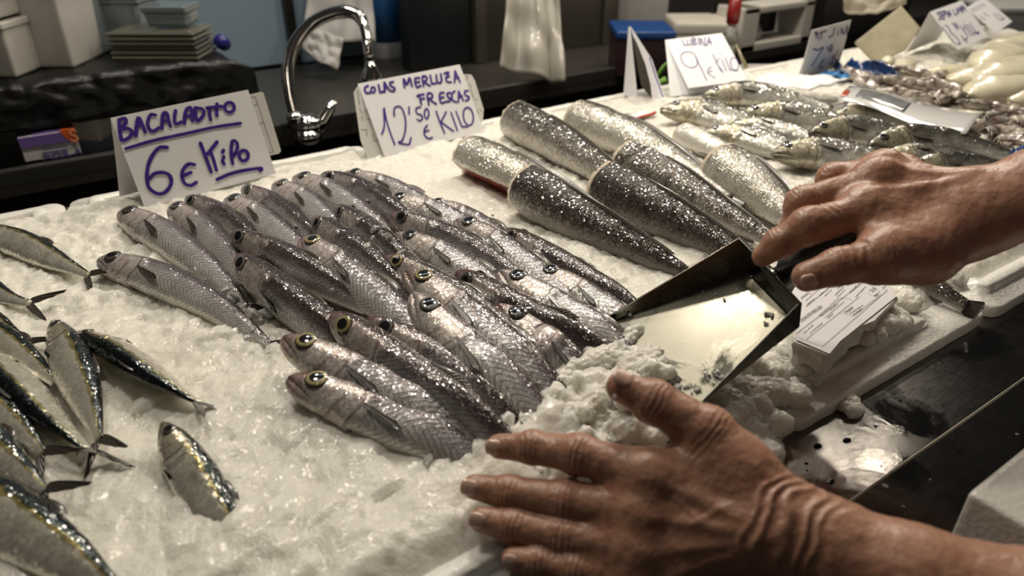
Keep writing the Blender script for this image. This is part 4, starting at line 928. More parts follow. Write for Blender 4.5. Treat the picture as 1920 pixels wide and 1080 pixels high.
tent('price card with blurred violet writing behind the cuttlefish, last in the line of cards', (1868, 62), (1898, 40), (1812, 14), 0.035, 0.045, (1822, 58), 0.010, [('product_name', NAME6, .0030, INK_THIN, O6, S6), ('price_lettering', PRICE6, .0028, INK_THIN, O6, S6)])

# plastic cards tucked behind the two big price cards
def poly_sheet(name, px, o, n, th, m, parent=None, fn=None):
    pts = [PPL(x, y, o, n) for x, y in px]; return bmobj(name, prism_bm(pts, Vector(n) * -th), m, parent, False)
k = empty('plastic_chart_card', c1a - c1n * 0.006, 'grey plastic chart card with thin black lines sticking out behind the 6 euro card', 'card')
up(poly_sheet('sheet', [(440, 184), (489, 172), (494, 174), (527, 283), (523, 288), (440, 306)], c1a - c1n * 0.006, c1n, 0.001, PAPER_OLD), k)
writing('chart_lines', [[(1185, 107), (1255, 97), (1330, 330), (1405, 560), (1365, 570)], [(1208, 173), (1275, 160)], [(1255, 325), (1325, 313)]], c1a - c1n * 0.006, c1n, .0006, BLACK_INK, k, O2, S2, 0.0004, False)
k = empty('plastic_chart_card', c2a - c2n * 0.005, 'crumpled clear plastic sleeve with faint marks sticking out behind the 12\'50 card', 'card')
up(poly_sheet('sheet', [(663, 173), (671, 161), (868, 139), (884, 140), (890, 150), (907, 205), (905, 228), (830, 262), (690, 300), (676, 262)], c2a - c2n * 0.005, c2n, 0.001, PAPER_OLD), k)
writing('faint_marks', [[(120, 410), (135, 440), (120, 460)], [(130, 510), (150, 545)], [(150, 580), (160, 630)], [(190, 520), (225, 525)], [(200, 610), (250, 620)], [(150, 720), (200, 720), (205, 790)], [(260, 760), (275, 830), (325, 830)], [(1200, 170), (1230, 180), (1210, 210)], [(1240, 250), (1260, 290)], [(1250, 310), (1265, 350)], [(1270, 350), (1285, 395)], [(1290, 410), (1325, 415)], [(1320, 520), (1335, 550), (1320, 555)], [(1350, 505), (1365, 540)]], c2a - c2n * 0.005, c2n, .0009, simple('grey_pen', (0.18, 0.17, 0.15), 0.6), k, O3, S3, 0.0004, False)

# end-on tent with the picture of a fish inside
b1, b2, b3, b4 = P(1170, 176, 0), P(1198, 192, 0), P(1222, 190, 0), P(1246, 184, 0)
D0 = (b2 - Vector(CAMP)).dot(FWD)
t1, t2 = PD(1182, 50, D0 * 1.0), PD(1222, 112, D0 * 1.06)
t2b = PD(1188, 60, D0 * 1.05)
k = empty('price_card', b2, 'white folded card seen edge-on with a dark fish picture inside, beside the lubina card', 'price card')
up(bmobj('back_panel', sheet_bm((b1, b2 + (b1 - b2) * 0.05, t1 + Vector((.0, 0, 0)), t1 - RIGHT * 0.003), 0.0009), PAPER), k)
n4 = (b4 - b3).cross(t1 - b3).normalized()
up(bmobj('front_panel', sheet_bm((b3, b4, t2, t1), 0.0009), PAPER), k)
o4 = b3 + n4 * 0.001
fp = [PD(x, y, D0 * f) for x, y, f in ((1187, 70, 1.0), (1190, 95, .995), (1196, 130, .99), (1202, 160, .985), (1216, 178, .985), (1222, 184, .985), (1220, 160, .99), (1210, 120, .995), (1198, 90, 1.0), (1190, 72, 1.0))]
up(bmobj('fish_picture', prism_bm(fp, Vector((0.0006, 0.0006, 0))), simple('printed_fish', (0.035, 0.030, 0.02), 0.4, 0, 0.6, 60)), k)
up(bmobj('violet_mark', tube_bm([PD(1218, 108, D0 * 1.0), PD(1228, 140, D0 * .99), PD(1238, 168, D0 * .98), PD(1243, 182, D0 * .975)], 0.0012, 6), INK_THIN), k)

# ticket with a red edge
q = [P(x, y, 0.006) for x, y in ((1140, 210), (1166, 203), (1229, 211), (1186, 225))]
k = empty('small_ticket', q[0], 'small white ticket with an orange-red edge lying on ice beside the lubina', 'ticket')
up(bmobj('paper', prism_bm(q, (0, 0, -0.001)), PAPER), k)
up(bmobj('red_edge', tube_bm([P(1184, 225, .0072), P(1200, 219, .0074), P(1220, 214, .0076), P(1229, 211, .0078)], [.0010, .0016, .0022, .0026], 6), simple('orange_red', (0.62, 0.075, 0.03), 0.5)), k)
up(bmobj('print_lines', tube_bm([P(1160, 211, .0068), P(1186, 214, .0068)], .0005, 4, tube_bm([P(1158, 214, .0068), P(1178, 218, .0068)], .0005, 4)), simple('grey_print', (0.25, 0.24, 0.25), .6)), k)
# loose white paper under the puntilla card
def draped(name, px, z, m, amp=0.006, nu=22, nv=10, seed=0, th=0.0007, zf=None):
    """crumpled sheet: px = four corners on the ice (BL, BR, TR, TL)"""
    a, b, c, d = [P(x, y, zz) for (x, y), zz in zip(px, z)]; vs, fs = [], []
    for i in range(nu + 1):
        for j in range(nv + 1):
            u, v = i / nu, j / nv; p = (a * (1 - u) + b * u) * (1 - v) + (d * (1 - u) + c * u) * v
            w = noise.noise(Vector((u * 5, v * 3, seed))) + 0.6 * abs(noise.noise(Vector((u * 11, v * 7, seed + 3))))
            vs.append(p + Vector((0, 0, amp * w)))
    for i in range(nu):
        for j in range(nv): fs.append((i * (nv + 1) + j, (i + 1) * (nv + 1) + j, (i + 1) * (nv + 1) + j + 1, i * (nv + 1) + j + 1))
    o = mesh(name, vs, fs, m); s = o.modifiers.new('thickness', 'SOLIDIFY'); s.thickness = th; s.offset = 0
    return o
tag(draped('wrapping_paper', [(1405, 158), (1520, 170), (1592, 147), (1440, 136)], (.036, .036, .034, .030), PAPER, .008, seed=2), 'crumpled white paper lying between the lubina card and the puntilla card', 'paper')
BLUE = simple('blue_film', (0.012, 0.055, 0.20), 0.25, 0, 0.4, 40, coat=0.6); LBLUE = simple('light_blue_film', (0.05, 0.27, 0.62), 0.3, 0, 0.25, 40, coat=0.5)
tag(draped('blue_liner', [(1572, 140), (1700, 150), (1640, 112), (1555, 122)], (.012, .022, .050, .012), BLUE, .016, seed=5), 'crumpled dark blue plastic liner rising behind the baby squid heap', 'plastic liner')
tag(draped('blue_liner', [(1530, 146), (1600, 146), (1596, 134), (1545, 134)], (.014, .016, .018, .014), LBLUE, .008, seed=6), 'light blue plastic film edge at the foot of the puntilla card', 'plastic liner')
tag(draped('blue_liner', [(1885, 300), (1960, 312), (1960, 280), (1900, 276)], (.030, .030, .034, .032), BLUE, .010, seed=8), 'dark blue plastic corner beside the long grey-backed sea bass at the picture edge', 'plastic liner')
# clear tag with a label over the sea bass
def tagpt(u, v): 
    a, b, c, d = P(1572, 186, .040), P(1812, 252, .040), P(1842, 214, .046), P(1592, 162, .046)
    p = (a * (1 - u) + b * u) * (1 - v) + (d * (1 - u) + c * u) * v; return p + Vector((0, 0, 0.004 * math.sin(u * 7) + .003 * math.sin(v * 3)))
def tagmesh(name, u0, u1, v0, v1, m, lift, th):
    vs, fs = [], []; A, B = 20, 6
    for i in range(A + 1):
        for j in range(B + 1): vs.append(tagpt(u0 + (u1 - u0) * i / A, v0 + (v1 - v0) * j / B) + Vector((0, 0, lift)))
    for i in range(A):
        for j in range(B): fs.append((i * (B + 1) + j, (i + 1) * (B + 1) + j, (i + 1) * (B + 1) + j + 1, i * (B + 1) + j + 1))
    o = mesh(name, vs, fs, m); s = o.modifiers.new('thickness', 'SOLIDIFY'); s.thickness = th; return o
k = empty('plastic_tag', tagpt(.5, .5), 'glossy plastic-sleeved tag with a grey picture lying across the sea bass and baby squid', 'tag')
up(tagmesh('sleeve', 0, 1, -.05, 1.05, simple('glossy_sleeve', (0.70, 0.69, 0.68), 0.10, 0, .06, 20, coat=1.0, coatr=.04), 0, .001), k)
up(tagmesh('grey_picture', .12, .52, .22, .78, simple('grey_print_block', (0.22, 0.23, 0.24), 0.15, 0, .6, 50, coat=1.0, coatr=.05), .0012, .0004), k)
up(tagmesh('red_print', .00, .05, .15, .55, simple('red_print', (0.45, 0.09, 0.06), 0.2, 0, .4, 80, coat=.8), .0012, .0004), k)
# stained board
b0 = P(1640, 122, 0.01); nb = (-FWD * 0.8 + Vector((0, 0, 0.35))).normalized()
tag(bmobj('stained_board', prism_bm([PPL(x, y, b0, nb) for x, y in ((1604, 78), (1690, 10), (1726, 52), (1700, 92), (1642, 118))], -nb * 0.006), simple('stained_plastic', (0.40, 0.36, 0.25), 0.4, 0, 0.5, 18), None, False, 0.0015), 'stained yellowish plastic board leaning behind the baby squid heap', 'board')

# ------------------------------------------------------------------ printed fish label on broken polystyrene
z0 = 0.020
top = [(1500, 522), (1478, 560), (1490, 640), (1556, 666), (1586, 630), (1606, 614), (1640, 600), (1683, 556), (1668, 530), (1600, 505)]
ln = Vector((0.05, -0.16, 1)).normalized(); lo = P(1590, 590, 0.026)
tp = [PPL(x, y, lo, ln) for x, y in top]
k = empty('fish_box_label', lo, 'white printed fish box label with barcode on a broken polystyrene piece, beside the scoop', 'label')
bm = prism_bm([p - ln * 0.0006 for p in tp], (0, 0, -0.019)); bmesh.ops.subdivide_edges(bm, edges=bm.edges[:], cuts=5, use_grid_fill=True)
for v in bm.verts:
    if (v.co - lo).dot(ln) < -0.002: v.co += Vector((noise.noise(v.co * 90), noise.noise(v.co * 90 + Vector((9, 0, 0))), 0)) * 0.0035
up(bmobj('foam_piece', bm, FOAM, None, False), k)
lab = [(1500, 522), (1478, 560), (1494, 638), (1555, 664), (1575, 640), (1681, 556), (1664, 530), (1600, 505)]
up(bmobj('paper_label', prism_bm([PPL(x, y, lo, ln) for x, y in lab], ln * 0.0004), PAPER), k)
O7, S7 = (1460, 490), 3.6
lines = [[(130, 520), (295, 578), (730, 200), (690, 180)], [(185, 530), (545, 240)], [(120, 490), (600, 120)], [(420, 350), (500, 372), (690, 228)], [(270, 370), (390, 260), (430, 250), (490, 262)], [(310, 385), (440, 275)], [(150, 260), (205, 215), (225, 230), (180, 270)], [(180, 310), (330, 190)], [(390, 170), (440, 135), (470, 145)], [(600, 220), (640, 240), (680, 205)], [(230, 225), (330, 145)], [(345, 335), (400, 290)]]
writing('form_lines', lines, lo, ln, .00035, BLACK_INK, k, O7, S7, .0009, False)
bars = []
for i in range(15):
    f = i / 14; x = 225 + f * 115; y = 195 - f * 68; bars.append([(x, y), (x + 9, y + 2.0)]) if i % 3 else bars.append([(x - 4, y - 4), (x + 12, y + 4)])
bars = [[(222 + i * 9.5, 178 - i * 6.0), (236 + i * 9.5, 200 - i * 6.0)] for i in range(13)]
writing('barcode', bars, lo, ln, .0008, BLACK_INK, k, O7, S7, .0010, False)
e7 = (PPL(1625, 548, lo, ln) - PPL(1500, 640, lo, ln)).normalized(); f7 = ln.cross(e7)
def text(s, px, size, parent, name='print', o=lo, n=ln, e=e7, f=f7, m=BLACK_INK, lift=.0010, bold=0.0):
    cu = bpy.data.curves.new(name, 'FONT'); cu.body = s; cu.size = size; cu.extrude = 0.00003; cu.offset = bold
    p = PPL(px[0], px[1], o, n) + n * lift
    tmp = bpy.data.objects.new(name, cu); COL.objects.link(tmp)
    tmp.matrix_world = Matrix(((e.x, f.x, n.x, p.x), (e.y, f.y, n.y, p.y), (e.z, f.z, n.z, p.z), (0, 0, 0, 1)))
    bpy.context.view_layer.update(); dg = bpy.context.evaluated_depsgraph_get(); me = bpy.data.meshes.new_from_object(tmp.evaluated_get(dg)); me.transform(tmp.matrix_world)
    bpy.data.objects.remove(tmp); me.materials.clear()
    return up(link(name, me, m, None, False), parent)
def lp(x, y): return (1460 + x / 3.6, 490 + y / 3.6)
for s, q, sz in (('COLAS DE MERLUZA', (150, 415), .0042), ('Peso', (655, 243), .0032), ('5,10', (632, 212), .0055), ('3', (668, 162), .0065), ('Pesquería', (455, 352), .0036)):
    text(s, lp(*q), sz, k)
tiny = []; r7 = random.Random(4)
for x, y, n, dx, dy in ((478, 356, 9, 10, -6.5), (500, 362, 6, 10, -6.5), (285, 372, 10, 10, -8), (378, 232, 7, 8, -8), (392, 246, 7, 8, -8), (170, 486, 7, 9, -8), (205, 490, 9, 10, -8), (480, 213, 7, 9, -9), (516, 244, 8, 9, -9), (275, 232, 11, 9, -7.5), (190, 296, 6, 9, -7.5), (310, 236, 6, 8, -7.5), (330, 386, 4, 9, -8), (150, 250, 5, 9, -7), (395, 185, 5, 8, -7), (505, 130, 5, 8, -6), (615, 160, 4, 5, -8), (700, 185, 4, 6, -5)):
    for i in range(n):
        q = (x + dx * i, y + dy * i); tiny.append([q, (q[0] + dx * r7.uniform(.3, .75), q[1] + dy * r7.uniform(.2, .7) + r7.uniform(-1.5, 1.5))])
writing('small_print', tiny, lo, ln, .0007, simple('grey_print', (0.10, 0.10, 0.10), .6), k, O7, S7, .0009, False)

# ------------------------------------------------------------------ squid and cuttlefish
SQ = NT('squid_skin'); co_ = SQ.co(); f_ = SQ.noise(60, 4, vec=co_); g_ = SQ.noise(16, 3, vec=co_)
SQ.set(col=SQ.mix(SQ.ramp(f_, [(.42, 0.0), (.66, 1.0)]), SQ.mix(g_, (0.46, 0.41, 0.34), (0.62, 0.58, 0.52)), (0.13, 0.085, 0.075)), rough=.18, coat=.9, coatr=.06, sss=.2, sssr=(.005, .004, .003), normal=SQ.bump(f_, .3, .002)); SQ = SQ.m
CUT = simple('cuttlefish_flesh', (0.66, 0.62, 0.47), 0.26, 0, 0.10, 14, 0.15, 40, sss=.45, sssr=(.012, .010, .006), coat=.45, coatr=.06)
def blobby(name, prof, asp, m, seed, n=26, seg=22, wob=0.10):
    """bag-shaped body along x: prof = [(x, radius)...]"""
    vs, fs = [], []
    for i in range(n):
        t = i / (n - 1); x = prof[0][0] + (prof[-1][0] - prof[0][0]) * t; r = np.interp(x, [a for a, _ in prof], [b for _, b in prof])
        for k in range(seg):
            a = 2 * math.pi * k / seg; w = 1 + wob * noise.noise(Vector((x * 60, math.cos(a) * 1.5, math.sin(a) * 1.5 + seed)))
            vs.append((x, r * math.cos(a) * w, r * math.sin(a) * w * asp))
    for i in range(n - 1):
        for k in range(seg): fs.append((i * seg + k, (i + 1) * seg + k, (i + 1) * seg + (k + 1) % seg, i * seg + (k + 1) % seg))
    fs.append(tuple(range(seg))[::-1]); fs.append(tuple((n - 1) * seg + k for k in range(seg)))
    return mesh(name, vs, fs, m)
def baby_squid(seed):
    r = empty('baby_squid'); rr = random.Random(seed)
    b = blobby('mantle', [(0, .0008), (.004, .005), (.012, .0085), (.024, .0095), (.034, .008), (.038, .006), (.042, .0072), (.048, .0060), (.050, .003)], .72, SQ, seed); b.parent = r
    bm = bmesh.new()
    for q in range(6):
        a = q / 6 * 2 * math.pi; p0 = Vector((.048, .003 * math.cos(a), .002 * math.sin(a)))
        tube_bm([p0, p0 + Vector((.007, .003 * math.cos(a) + rr.uniform(-.002, .002), .001)), p0 + Vector((.014, .006 * math.cos(a) + rr.uniform(-.004, .004), -.001 + rr.uniform(-.002, .001)))], [.0017, .0012, .0005], 6, bm)
    t = bmobj('tentacles', bm, SQ, None, True); t.parent = r
    bm = bmesh.new(); vs = [bm.verts.new(p) for p in ((.002, 0, .002), (.010, .013, .001), (.020, .0085, .002), (.020, -.0085, .002), (.010, -.013, .001))]; bm.faces.new(vs)
    fo = bmobj('fin', bm, SQ); s = fo.modifiers.new('thickness', 'SOLIDIFY'); s.thickness = .0012; fo.parent = r
    return r
protos = [baby_squid(s) for s in (1, 2, 3)]
spots = []
rs = random.Random(17)
poly = [(1598, 150), (1620, 128), (1690, 130), (1760, 158), (1830, 176), (1925, 186), (1930, 290), (1860, 272), (1835, 250), (1846, 214), (1760, 196), (1680, 172)]
def inside(x, y, pl):
    c = False
    for (x0, y0), (x1, y1) in zip(pl, pl[1:] + pl[:1]):
        if (y0 > y) != (y1 > y) and x < (x1 - x0) * (y - y0) / (y1 - y0) + x0: c = not c
    return c
pw = [P(x, y, .02) for x, y in poly]; pl2 = [(p.x, p.y) for p in pw]
x0, x1 = min(p[0] for p in pl2), max(p[0] for p in pl2); y0, y1 = min(p[1] for p in pl2), max(p[1] for p in pl2)
gxs = x0
while gxs < x1:
    gys = y0
    while gys < y1:
        x, y = gxs + rs.uniform(-.006, .006), gys + rs.uniform(-.006, .006)
        if inside(x, y, pl2): spots.append((x, y))
        gys += .024
    gxs += .030
def copy_tree(o, parent=None):
    c = o.copy(); COL.objects.link(c); c.parent = parent
    for ch in list(o.children): copy_tree(ch, c)
    return c
for i, (x, y) in enumerate(spots):
    o = protos[i] if i < 3 else copy_tree(protos[i % 3])
    o.location = (x, y, 0.016 + rs.uniform(-.002, .014) + 0.010 * noise.noise(Vector((x * 9, y * 9, 0)))); o.rotation_euler = (rs.uniform(-.4, .4), rs.uniform(-.25, .25), rs.uniform(0, 6.28)); s = rs.uniform(1.0, 1.35); o.scale = (s, s, s)
    tag(o, 'small glistening whole baby squid in the grey-brown heap behind the plastic tag', 'squid', 'baby squid in the heap')
for i, (px, py, L, rot, z, lab) in enumerate([
 (1885, 158, .27, -12, .030, 'big cream cuttlefish body in front, just above the baby squid'), (1900, 134, .27, -8, .045, 'cream cuttlefish body second from the baby squid, wet highlights on top'), (1895, 110, .25, 5, .052, 'cream cuttlefish body under the lower edge of the sepia card'),
 (1905, 88, .24, -5, .055, 'cream cuttlefish body farthest back beneath the blurred last card'), (1720, 125, .11, 25, .022, 'small cream cuttlefish piece touching the stained board'), (1765, 130, .12, -20, .022, 'small cream cuttlefish piece between the sepia card and the baby squid'),
 (1690, 112, .10, 40, .016, 'smallest cuttlefish piece lying by the blue liner'), (1830, 138, .20, -20, .034, 'cream cuttlefish body right in front of the foot of the sepia card'), (1930, 178, .15, -15, .026, 'cream cuttlefish body cut by the picture edge above the baby squid')]):
    o = blobby('cuttlefish', [(0, .004), (L * .05, .09 * L), (L * .2, .16 * L), (L * .5, .19 * L), (L * .8, .15 * L), (L * .95, .07 * L), (L, .01)], .62, CUT, i * 3.1, 30, 28, .07)
    o.location = P(px, py, z) - Vector((L / 2, 0, 0)); o.rotation_euler = (0, 0, math.radians(rot)); tag(o, lab, 'cuttlefish', 'cleaned cuttlefish at the end of the counter')
# ------------------------------------------------------------------ ice scoop
SCOOP = mat_steel('scoop_steel', (0.19, 0.183, 0.15), 0.55, 0.25)
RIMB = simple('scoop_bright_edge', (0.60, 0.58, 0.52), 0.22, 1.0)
sA, sB, sC, sD = PD(1385, 447, .600), PD(1502, 566, .548), PD(1099, 619, .622), PD(1314, 756, .528)
sE = PD(1396, 508, .612); sF = PPL(1497, 613, sC, (sE - sC).cross(sD - sC).normalized())
fl = (sE - sC).cross(sD - sC).normalized()
if fl.z < 0: fl = -fl
scoop = empty('ice_scoop', (sE + sF) / 2, 'square stainless steel ice scoop with a dark handle, held over the ice heap', 'scoop')
T = 0.0009
def plate(name, pts, toward, m=SCOOP):
    n = (pts[1] - pts[0]).cross(pts[-1] - pts[0]).normalized()
    if n.dot(toward) > 0: n = -n
    return up(bmobj(name, prism_bm(pts, n * T), m, None, False), scoop)
mid = (sA + sB + sC + sD) / 4
plate('floor', [sC, sE, sF, sD], Vector((0, 0, 1)))
plate('side_wall', [sC, sE, sA], mid - sA)
cB = sB + (sD - sB) * 0.03
plate('side_wall', [sD, sF, sB + (sF - sB) * 0.10, cB], mid - sD)
plate('back_wall', [sE, sF, sB + (sF - sB) * 0.06, sA], sC - sE)
up(bmobj('rolled_edge', tube_bm([sC, sC + (sA - sC) * .5, sA], .0007, 8, tube_bm([sD, sD + (cB - sD) * .5, cB], .0007, 8, tube_bm([sA, (sA + sB) / 2, sB + (sF - sB) * .06], .0007, 8))), RIMB), scoop)
h0 = PD(1443, 524, .580)
hw = (sA + sB) * .25 + (sE + sF) * .25; nO = (sB - sA).cross(sE - sA).normalized(); nO = -nO if nO.dot(mid - hw) > 0 else nO
HND = [hw + nO * .002, hw + nO * .016 + (PD(1475, 506, .575) - hw) * .3, PD(1478, 505, .574), PD(1515, 484, .558), PD(1560, 460, .548), PD(1620, 430, .540), PD(1690, 396, .535)]
up(bmobj('handle', tube_bm(HND, [.0095, .0100, .0102, .0105, .0105, .0100, .0090], 20), simple('dark_grey_handle', (0.055, 0.057, 0.065), 0.34, 0.35, 0.2, 60), None, True), scoop)
up(bmobj('ferrule', tube_bm([hw + nO * .0012, hw + nO * .006], [.0118, .0108], 20), SCOOP, None, True), scoop)
bm = bmesh.new(); rr = random.Random(8)
for px, py, n, r in ((1335, 707, 10, .0022), (1300, 730, 6, .0022), (1365, 560, 1, .002), (1408, 524, 2, .0014), (1388, 470, 1, .0018), (1175, 590, 2, .003), (1465, 645, 2, .0018), (1440, 600, 3, .003), (1315, 550, 2, .0012), (1262, 720, 8, .0035), (1180, 640, 4, .004)):
    for _ in range(n):
        p = PPL(px + rr.gauss(0, 8), py + rr.gauss(0, 5), sC, fl) + fl * 0.001; chip_bm(bm, p, r * rr.uniform(.6, 1.2), rr)
tag(bmobj('scoop_ice', bm, CLEAR_ICE), 'wet ice crumbs stuck inside the steel scoop', 'ice', kind='stuff')

# ------------------------------------------------------------------ hands
def build_arm(fingers, solids, knuckles, wrist, axis_dir, web, h, dors, folds, tendons):
    """fingers: [(joints, radii)], solids: [(a, b, ra, rb, k)] -> vertices and quads of one skin"""
    allp = [p for f, _ in fingers for p in f] + [q for s in solids for q in s[:2]]
    lo_ = np.min([list(p) for p in allp], 0) - 0.036; hi_ = np.max([list(p) for p in allp], 0) + 0.036
    F = Field(lo_, hi_, h); g = [F.lo[k] + F.h * np.arange(F.n[k], dtype=np.float32) for k in range(3)]
    def seg(target, a, b, ra, rb, k, kmap=None, flat=None):
        m = max(ra, rb) + 0.022; lo2 = np.minimum(a, b) - m; hi2 = np.maximum(a, b) + m
        s, (X, Y, Z) = F.sub(lo2, hi2); d, t = cone(X, Y, Z, a, b, ra, rb, flat)
        target[s] = smin(target[s], d.astype(np.float32), k)
    base = np.full(F.n, 1.0, np.float32)
    for a, b, ra, rb, k in solids: seg(base, np.array(a), np.array(b), ra, rb, k)
    A = np.array(axis_dir); W0 = np.array(web)
    s, (X, Y, Z) = F.sub(lo_, hi_)
    al = (X - W0[0]) * A[0] + (Y - W0[1]) * A[1] + (Z - W0[2]) * A[2]
    kf = np.clip(0.010 - al * 0.55, 0.0012, 0.010).astype(np.float32); del X, Y, Z, al
    out = base
    for js, rs_ in fingers:
        f = np.full(F.n, 1.0, np.float32)
        for i in range(len(js) - 1): seg(f, np.array(js[i]), np.array(js[i + 1]), rs_[i], rs_[i + 1], 0.0035)
        for i in range(1, len(js) - 1):        # slightly swollen joints
            p = np.array(js[i]); seg(f, p - 1e-4, p + 1e-4, rs_[i] * 1.03, rs_[i] * 1.03, 0.004)
        out = smin(out, f, kf)
    for p, r in knuckles: seg(out, np.array(p) - 1e-4, np.array(p) + 1e-4, r, r, 0.009)
    F.v = out.astype(np.float32)
    p, q = surface_nets(F)
    me = bpy.data.meshes.new('tmp'); me.vertices.add(len(p)); me.vertices.foreach_set('co', p.astype(np.float32).ravel())
    me.loops.add(q.size); me.loops.foreach_set('vertex_index', q.astype(np.int32).ravel()); me.polygons.add(len(q)); me.polygons.foreach_set('loop_start', np.arange(0, q.size, 4, dtype=np.int32)); me.update(calc_edges=True)
    nn = np.empty(len(p) * 3, np.float32); me.vertices.foreach_get('normal', nn); nn = nn.reshape(-1, 3).astype(float); bpy.data.meshes.remove(me)
    d = np.zeros(len(p)); dz = np.array(dors, float); facing = nn @ dz
    for js, rs_ in fingers:
        for i in range(1, len(js) - 1):
            j = np.array(js[i]); t = np.array(js[i + 1]) - np.array(js[i - 1]); t = t / np.linalg.norm(t); rel = p - j; s_ = rel @ t; rad = np.linalg.norm(rel - np.outer(s_, t), axis=1)
            near = (rad < rs_[i] * 1.5) * np.exp(-(s_ / 0.0062) ** 2)
            wav = 0.5 + 0.5 * np.cos(2 * math.pi * (s_ + 0.0006 * np.sin(rel @ dz * 900)) / 0.0036)
            d -= 0.00062 * near * wav * np.clip(facing * 1.4, 0, 1)
            d -= 0.0009 * near * np.exp(-(s_ / 0.0016) ** 2) * np.clip(-facing * 1.4, 0, 1)
    for a, b, amp, wd in tendons:
        a = np.array(a); b = np.array(b); t = b - a; L = np.linalg.norm(t); t /= L; rel = p - a; s_ = np.clip(rel @ t, 0, L); off = rel - np.outer(s_, t); off -= np.outer(off @ dz, dz)
        dist = np.linalg.norm(off, axis=1); e = np.sin(math.pi * np.clip(s_ / L, 0, 1)) ** 0.5
        d += amp * np.exp(-(dist / wd) ** 2) * np.clip(facing * 1.5, 0, 1) * e
    if folds:
        o, t, s0, s1, amp, lam, bow = folds; o = np.array(o); t = np.array(t, float); t /= np.linalg.norm(t); rel = p - o; s_ = rel @ t; sd = np.cross(t, dz); sd /= np.linalg.norm(sd); c = rel @ sd
        s_ = s_ - bow * c * c + 0.0034 * np.array([noise.noise(Vector(x * 55)) for x in p]) * 2
        env = np.clip((s_ - s0) / 0.010, 0, 1) * np.clip((s1 - s_) / 0.016, 0, 1)
        w = (0.5 + 0.5 * np.cos(2 * math.pi * s_ / lam)) ** 1.6
        d += amp * (w - 0.45) * env * np.clip(0.25 + facing * 1.2, 0, 1)
    d += 0.00045 * np.array([noise.noise(Vector(x * 140)) + 0.5 * noise.noise(Vector(x * 320)) for x in p])
    return p + nn * d[:, None], q
def nail(parent, tip, prev, dorsal, r, w, l, back=0.0, m=None):
    tip, prev, dorsal = Vector(tip), Vector(prev), Vector(dorsal); t = (tip - prev).normalized(); n = (dorsal - t * dorsal.dot(t)).normalized(); s = t.cross(n); vs, fs = [], []; A, B = 10, 12
    for lay in (0, 1):
        for i in range(A + 1):
            for j in range(B + 1):
                u = i / A; v = j / B * 2 - 1; x = u * l - l * 0.42 - back; ww = w * (1 - 0.16 * (1 - u)) * (1 - 0.5 * max(0, u - .8) ** 1.0 * abs(v) ** 2); a = v * ww / r
                endc = 0.0018 * (abs(v) ** 2.5) * (1 if u > .5 else -1) * abs(u - .5) * 2
                rr_ = r * (1.0 + 0.09 - 0.16 * max(0, u - 0.75)) - lay * 0.0008
                dip = -0.0012 * max(0, 1 - u * 5) - 0.0008 * max(0, abs(v) - .8) * 5
                vs.append(tip + t * (x - endc) + (n * math.cos(a) + s * math.sin(a)) * (rr_ + dip))
    K = (A + 1) * (B + 1)
    for lay in (0, 1):
        for i in range(A):
            for j in range(B):
                a = lay * K + i * (B + 1) + j; q = (a, a + 1, a + B + 2, a + B + 1); fs.append(q if lay else q[::-1])
    rim = [j for j in range(B + 1)] + [i * (B + 1) + B for i in range(1, A + 1)] + [A * (B + 1) + j for j in range(B - 1, -1, -1)] + [i * (B + 1) for i in range(A - 1, -1, -1)]
    for a, b in zip(rim, rim[1:]): fs.append((a, b, b + K, a + K))
    return up(mesh('fingernail', vs, fs, m), parent)
NAIL = simple('fingernail', (0.56, 0.37, 0.295), 0.20, 0, 0.1, 200, coat=.5, coatr=.15, sss=.15, sssr=(.006, .003, .002))

J = lambda *q: [PD(x, y, d) for x, y, d in q]
# open hand, back towards the camera, fingers spread over the ice
L_IDX = J((1215, 893, .436), (1085, 852, .452), (1000, 839, .466), (936, 837, .474)); L_MID = J((1203, 962, .430), (1060, 940, .446), (955, 924, .458), (890, 913, .464))
L_RNG = J((1195, 1030, .424), (1055, 1006, .438), (962, 987, .446), (903, 974, .450)); L_PNK = J((1192, 1094, .420), (1075, 1066, .428), (1008, 1054, .432), (962, 1048, .434))
L_THB = J((1392, 888, .428), (1330, 812, .436), (1228, 755, .446), (1166, 726, .450))
LW = PD(1437, 990, .420); LF = PD(1700, 1092, .388); LE = PD(1990, 1172, .362); LX = Vector((.425, -.075, .075)); LS = Vector((.60, -.215, .235))
l_f = [(L_IDX, [.0138, .0122, .0102, .0082]), (L_MID, [.0140, .0126, .0104, .0080]), (L_RNG, [.0132, .0120, .0100, .0079]), (L_PNK, [.0118, .0102, .0086, .0072]), (L_THB, [.0190, .0152, .0130, .0098])]
l_s = [(LW, L_IDX[0], .0215, .0135, .012), (LW, L_MID[0], .0215, .0140, .012), (LW, L_RNG[0], .0215, .0135, .012), (LW + (L_PNK[0] - LW) * .05, L_PNK[0], .0205, .0125, .012), (LW, L_THB[0], .0235, .0190, .014), (L_THB[0], L_IDX[0], .0130, .0105, .014), (L_THB[0] + (L_THB[1] - L_THB[0]) * .5, L_IDX[0], .0095, .0095, .012),
       (PD(1330, 940, .436), PD(1290, 1000, .430), .017, .016, .014), (LW, LF, .0270, .0292, .014), (PD(1452, 950, .420), PD(1560, 1010, .405), .0175, .0205, .012), (LF, LE, .0292, .0335, .012), (LE, LX, .0335, .040, .012), (LX, LS, .040, .045, .012)]
ax = (L_MID[3] - L_MID[0]).normalized(); lweb = (L_MID[0] + L_IDX[0]) / 2 + ax * 0.020
dl = (-FWD + UPV * 0.15).normalized()
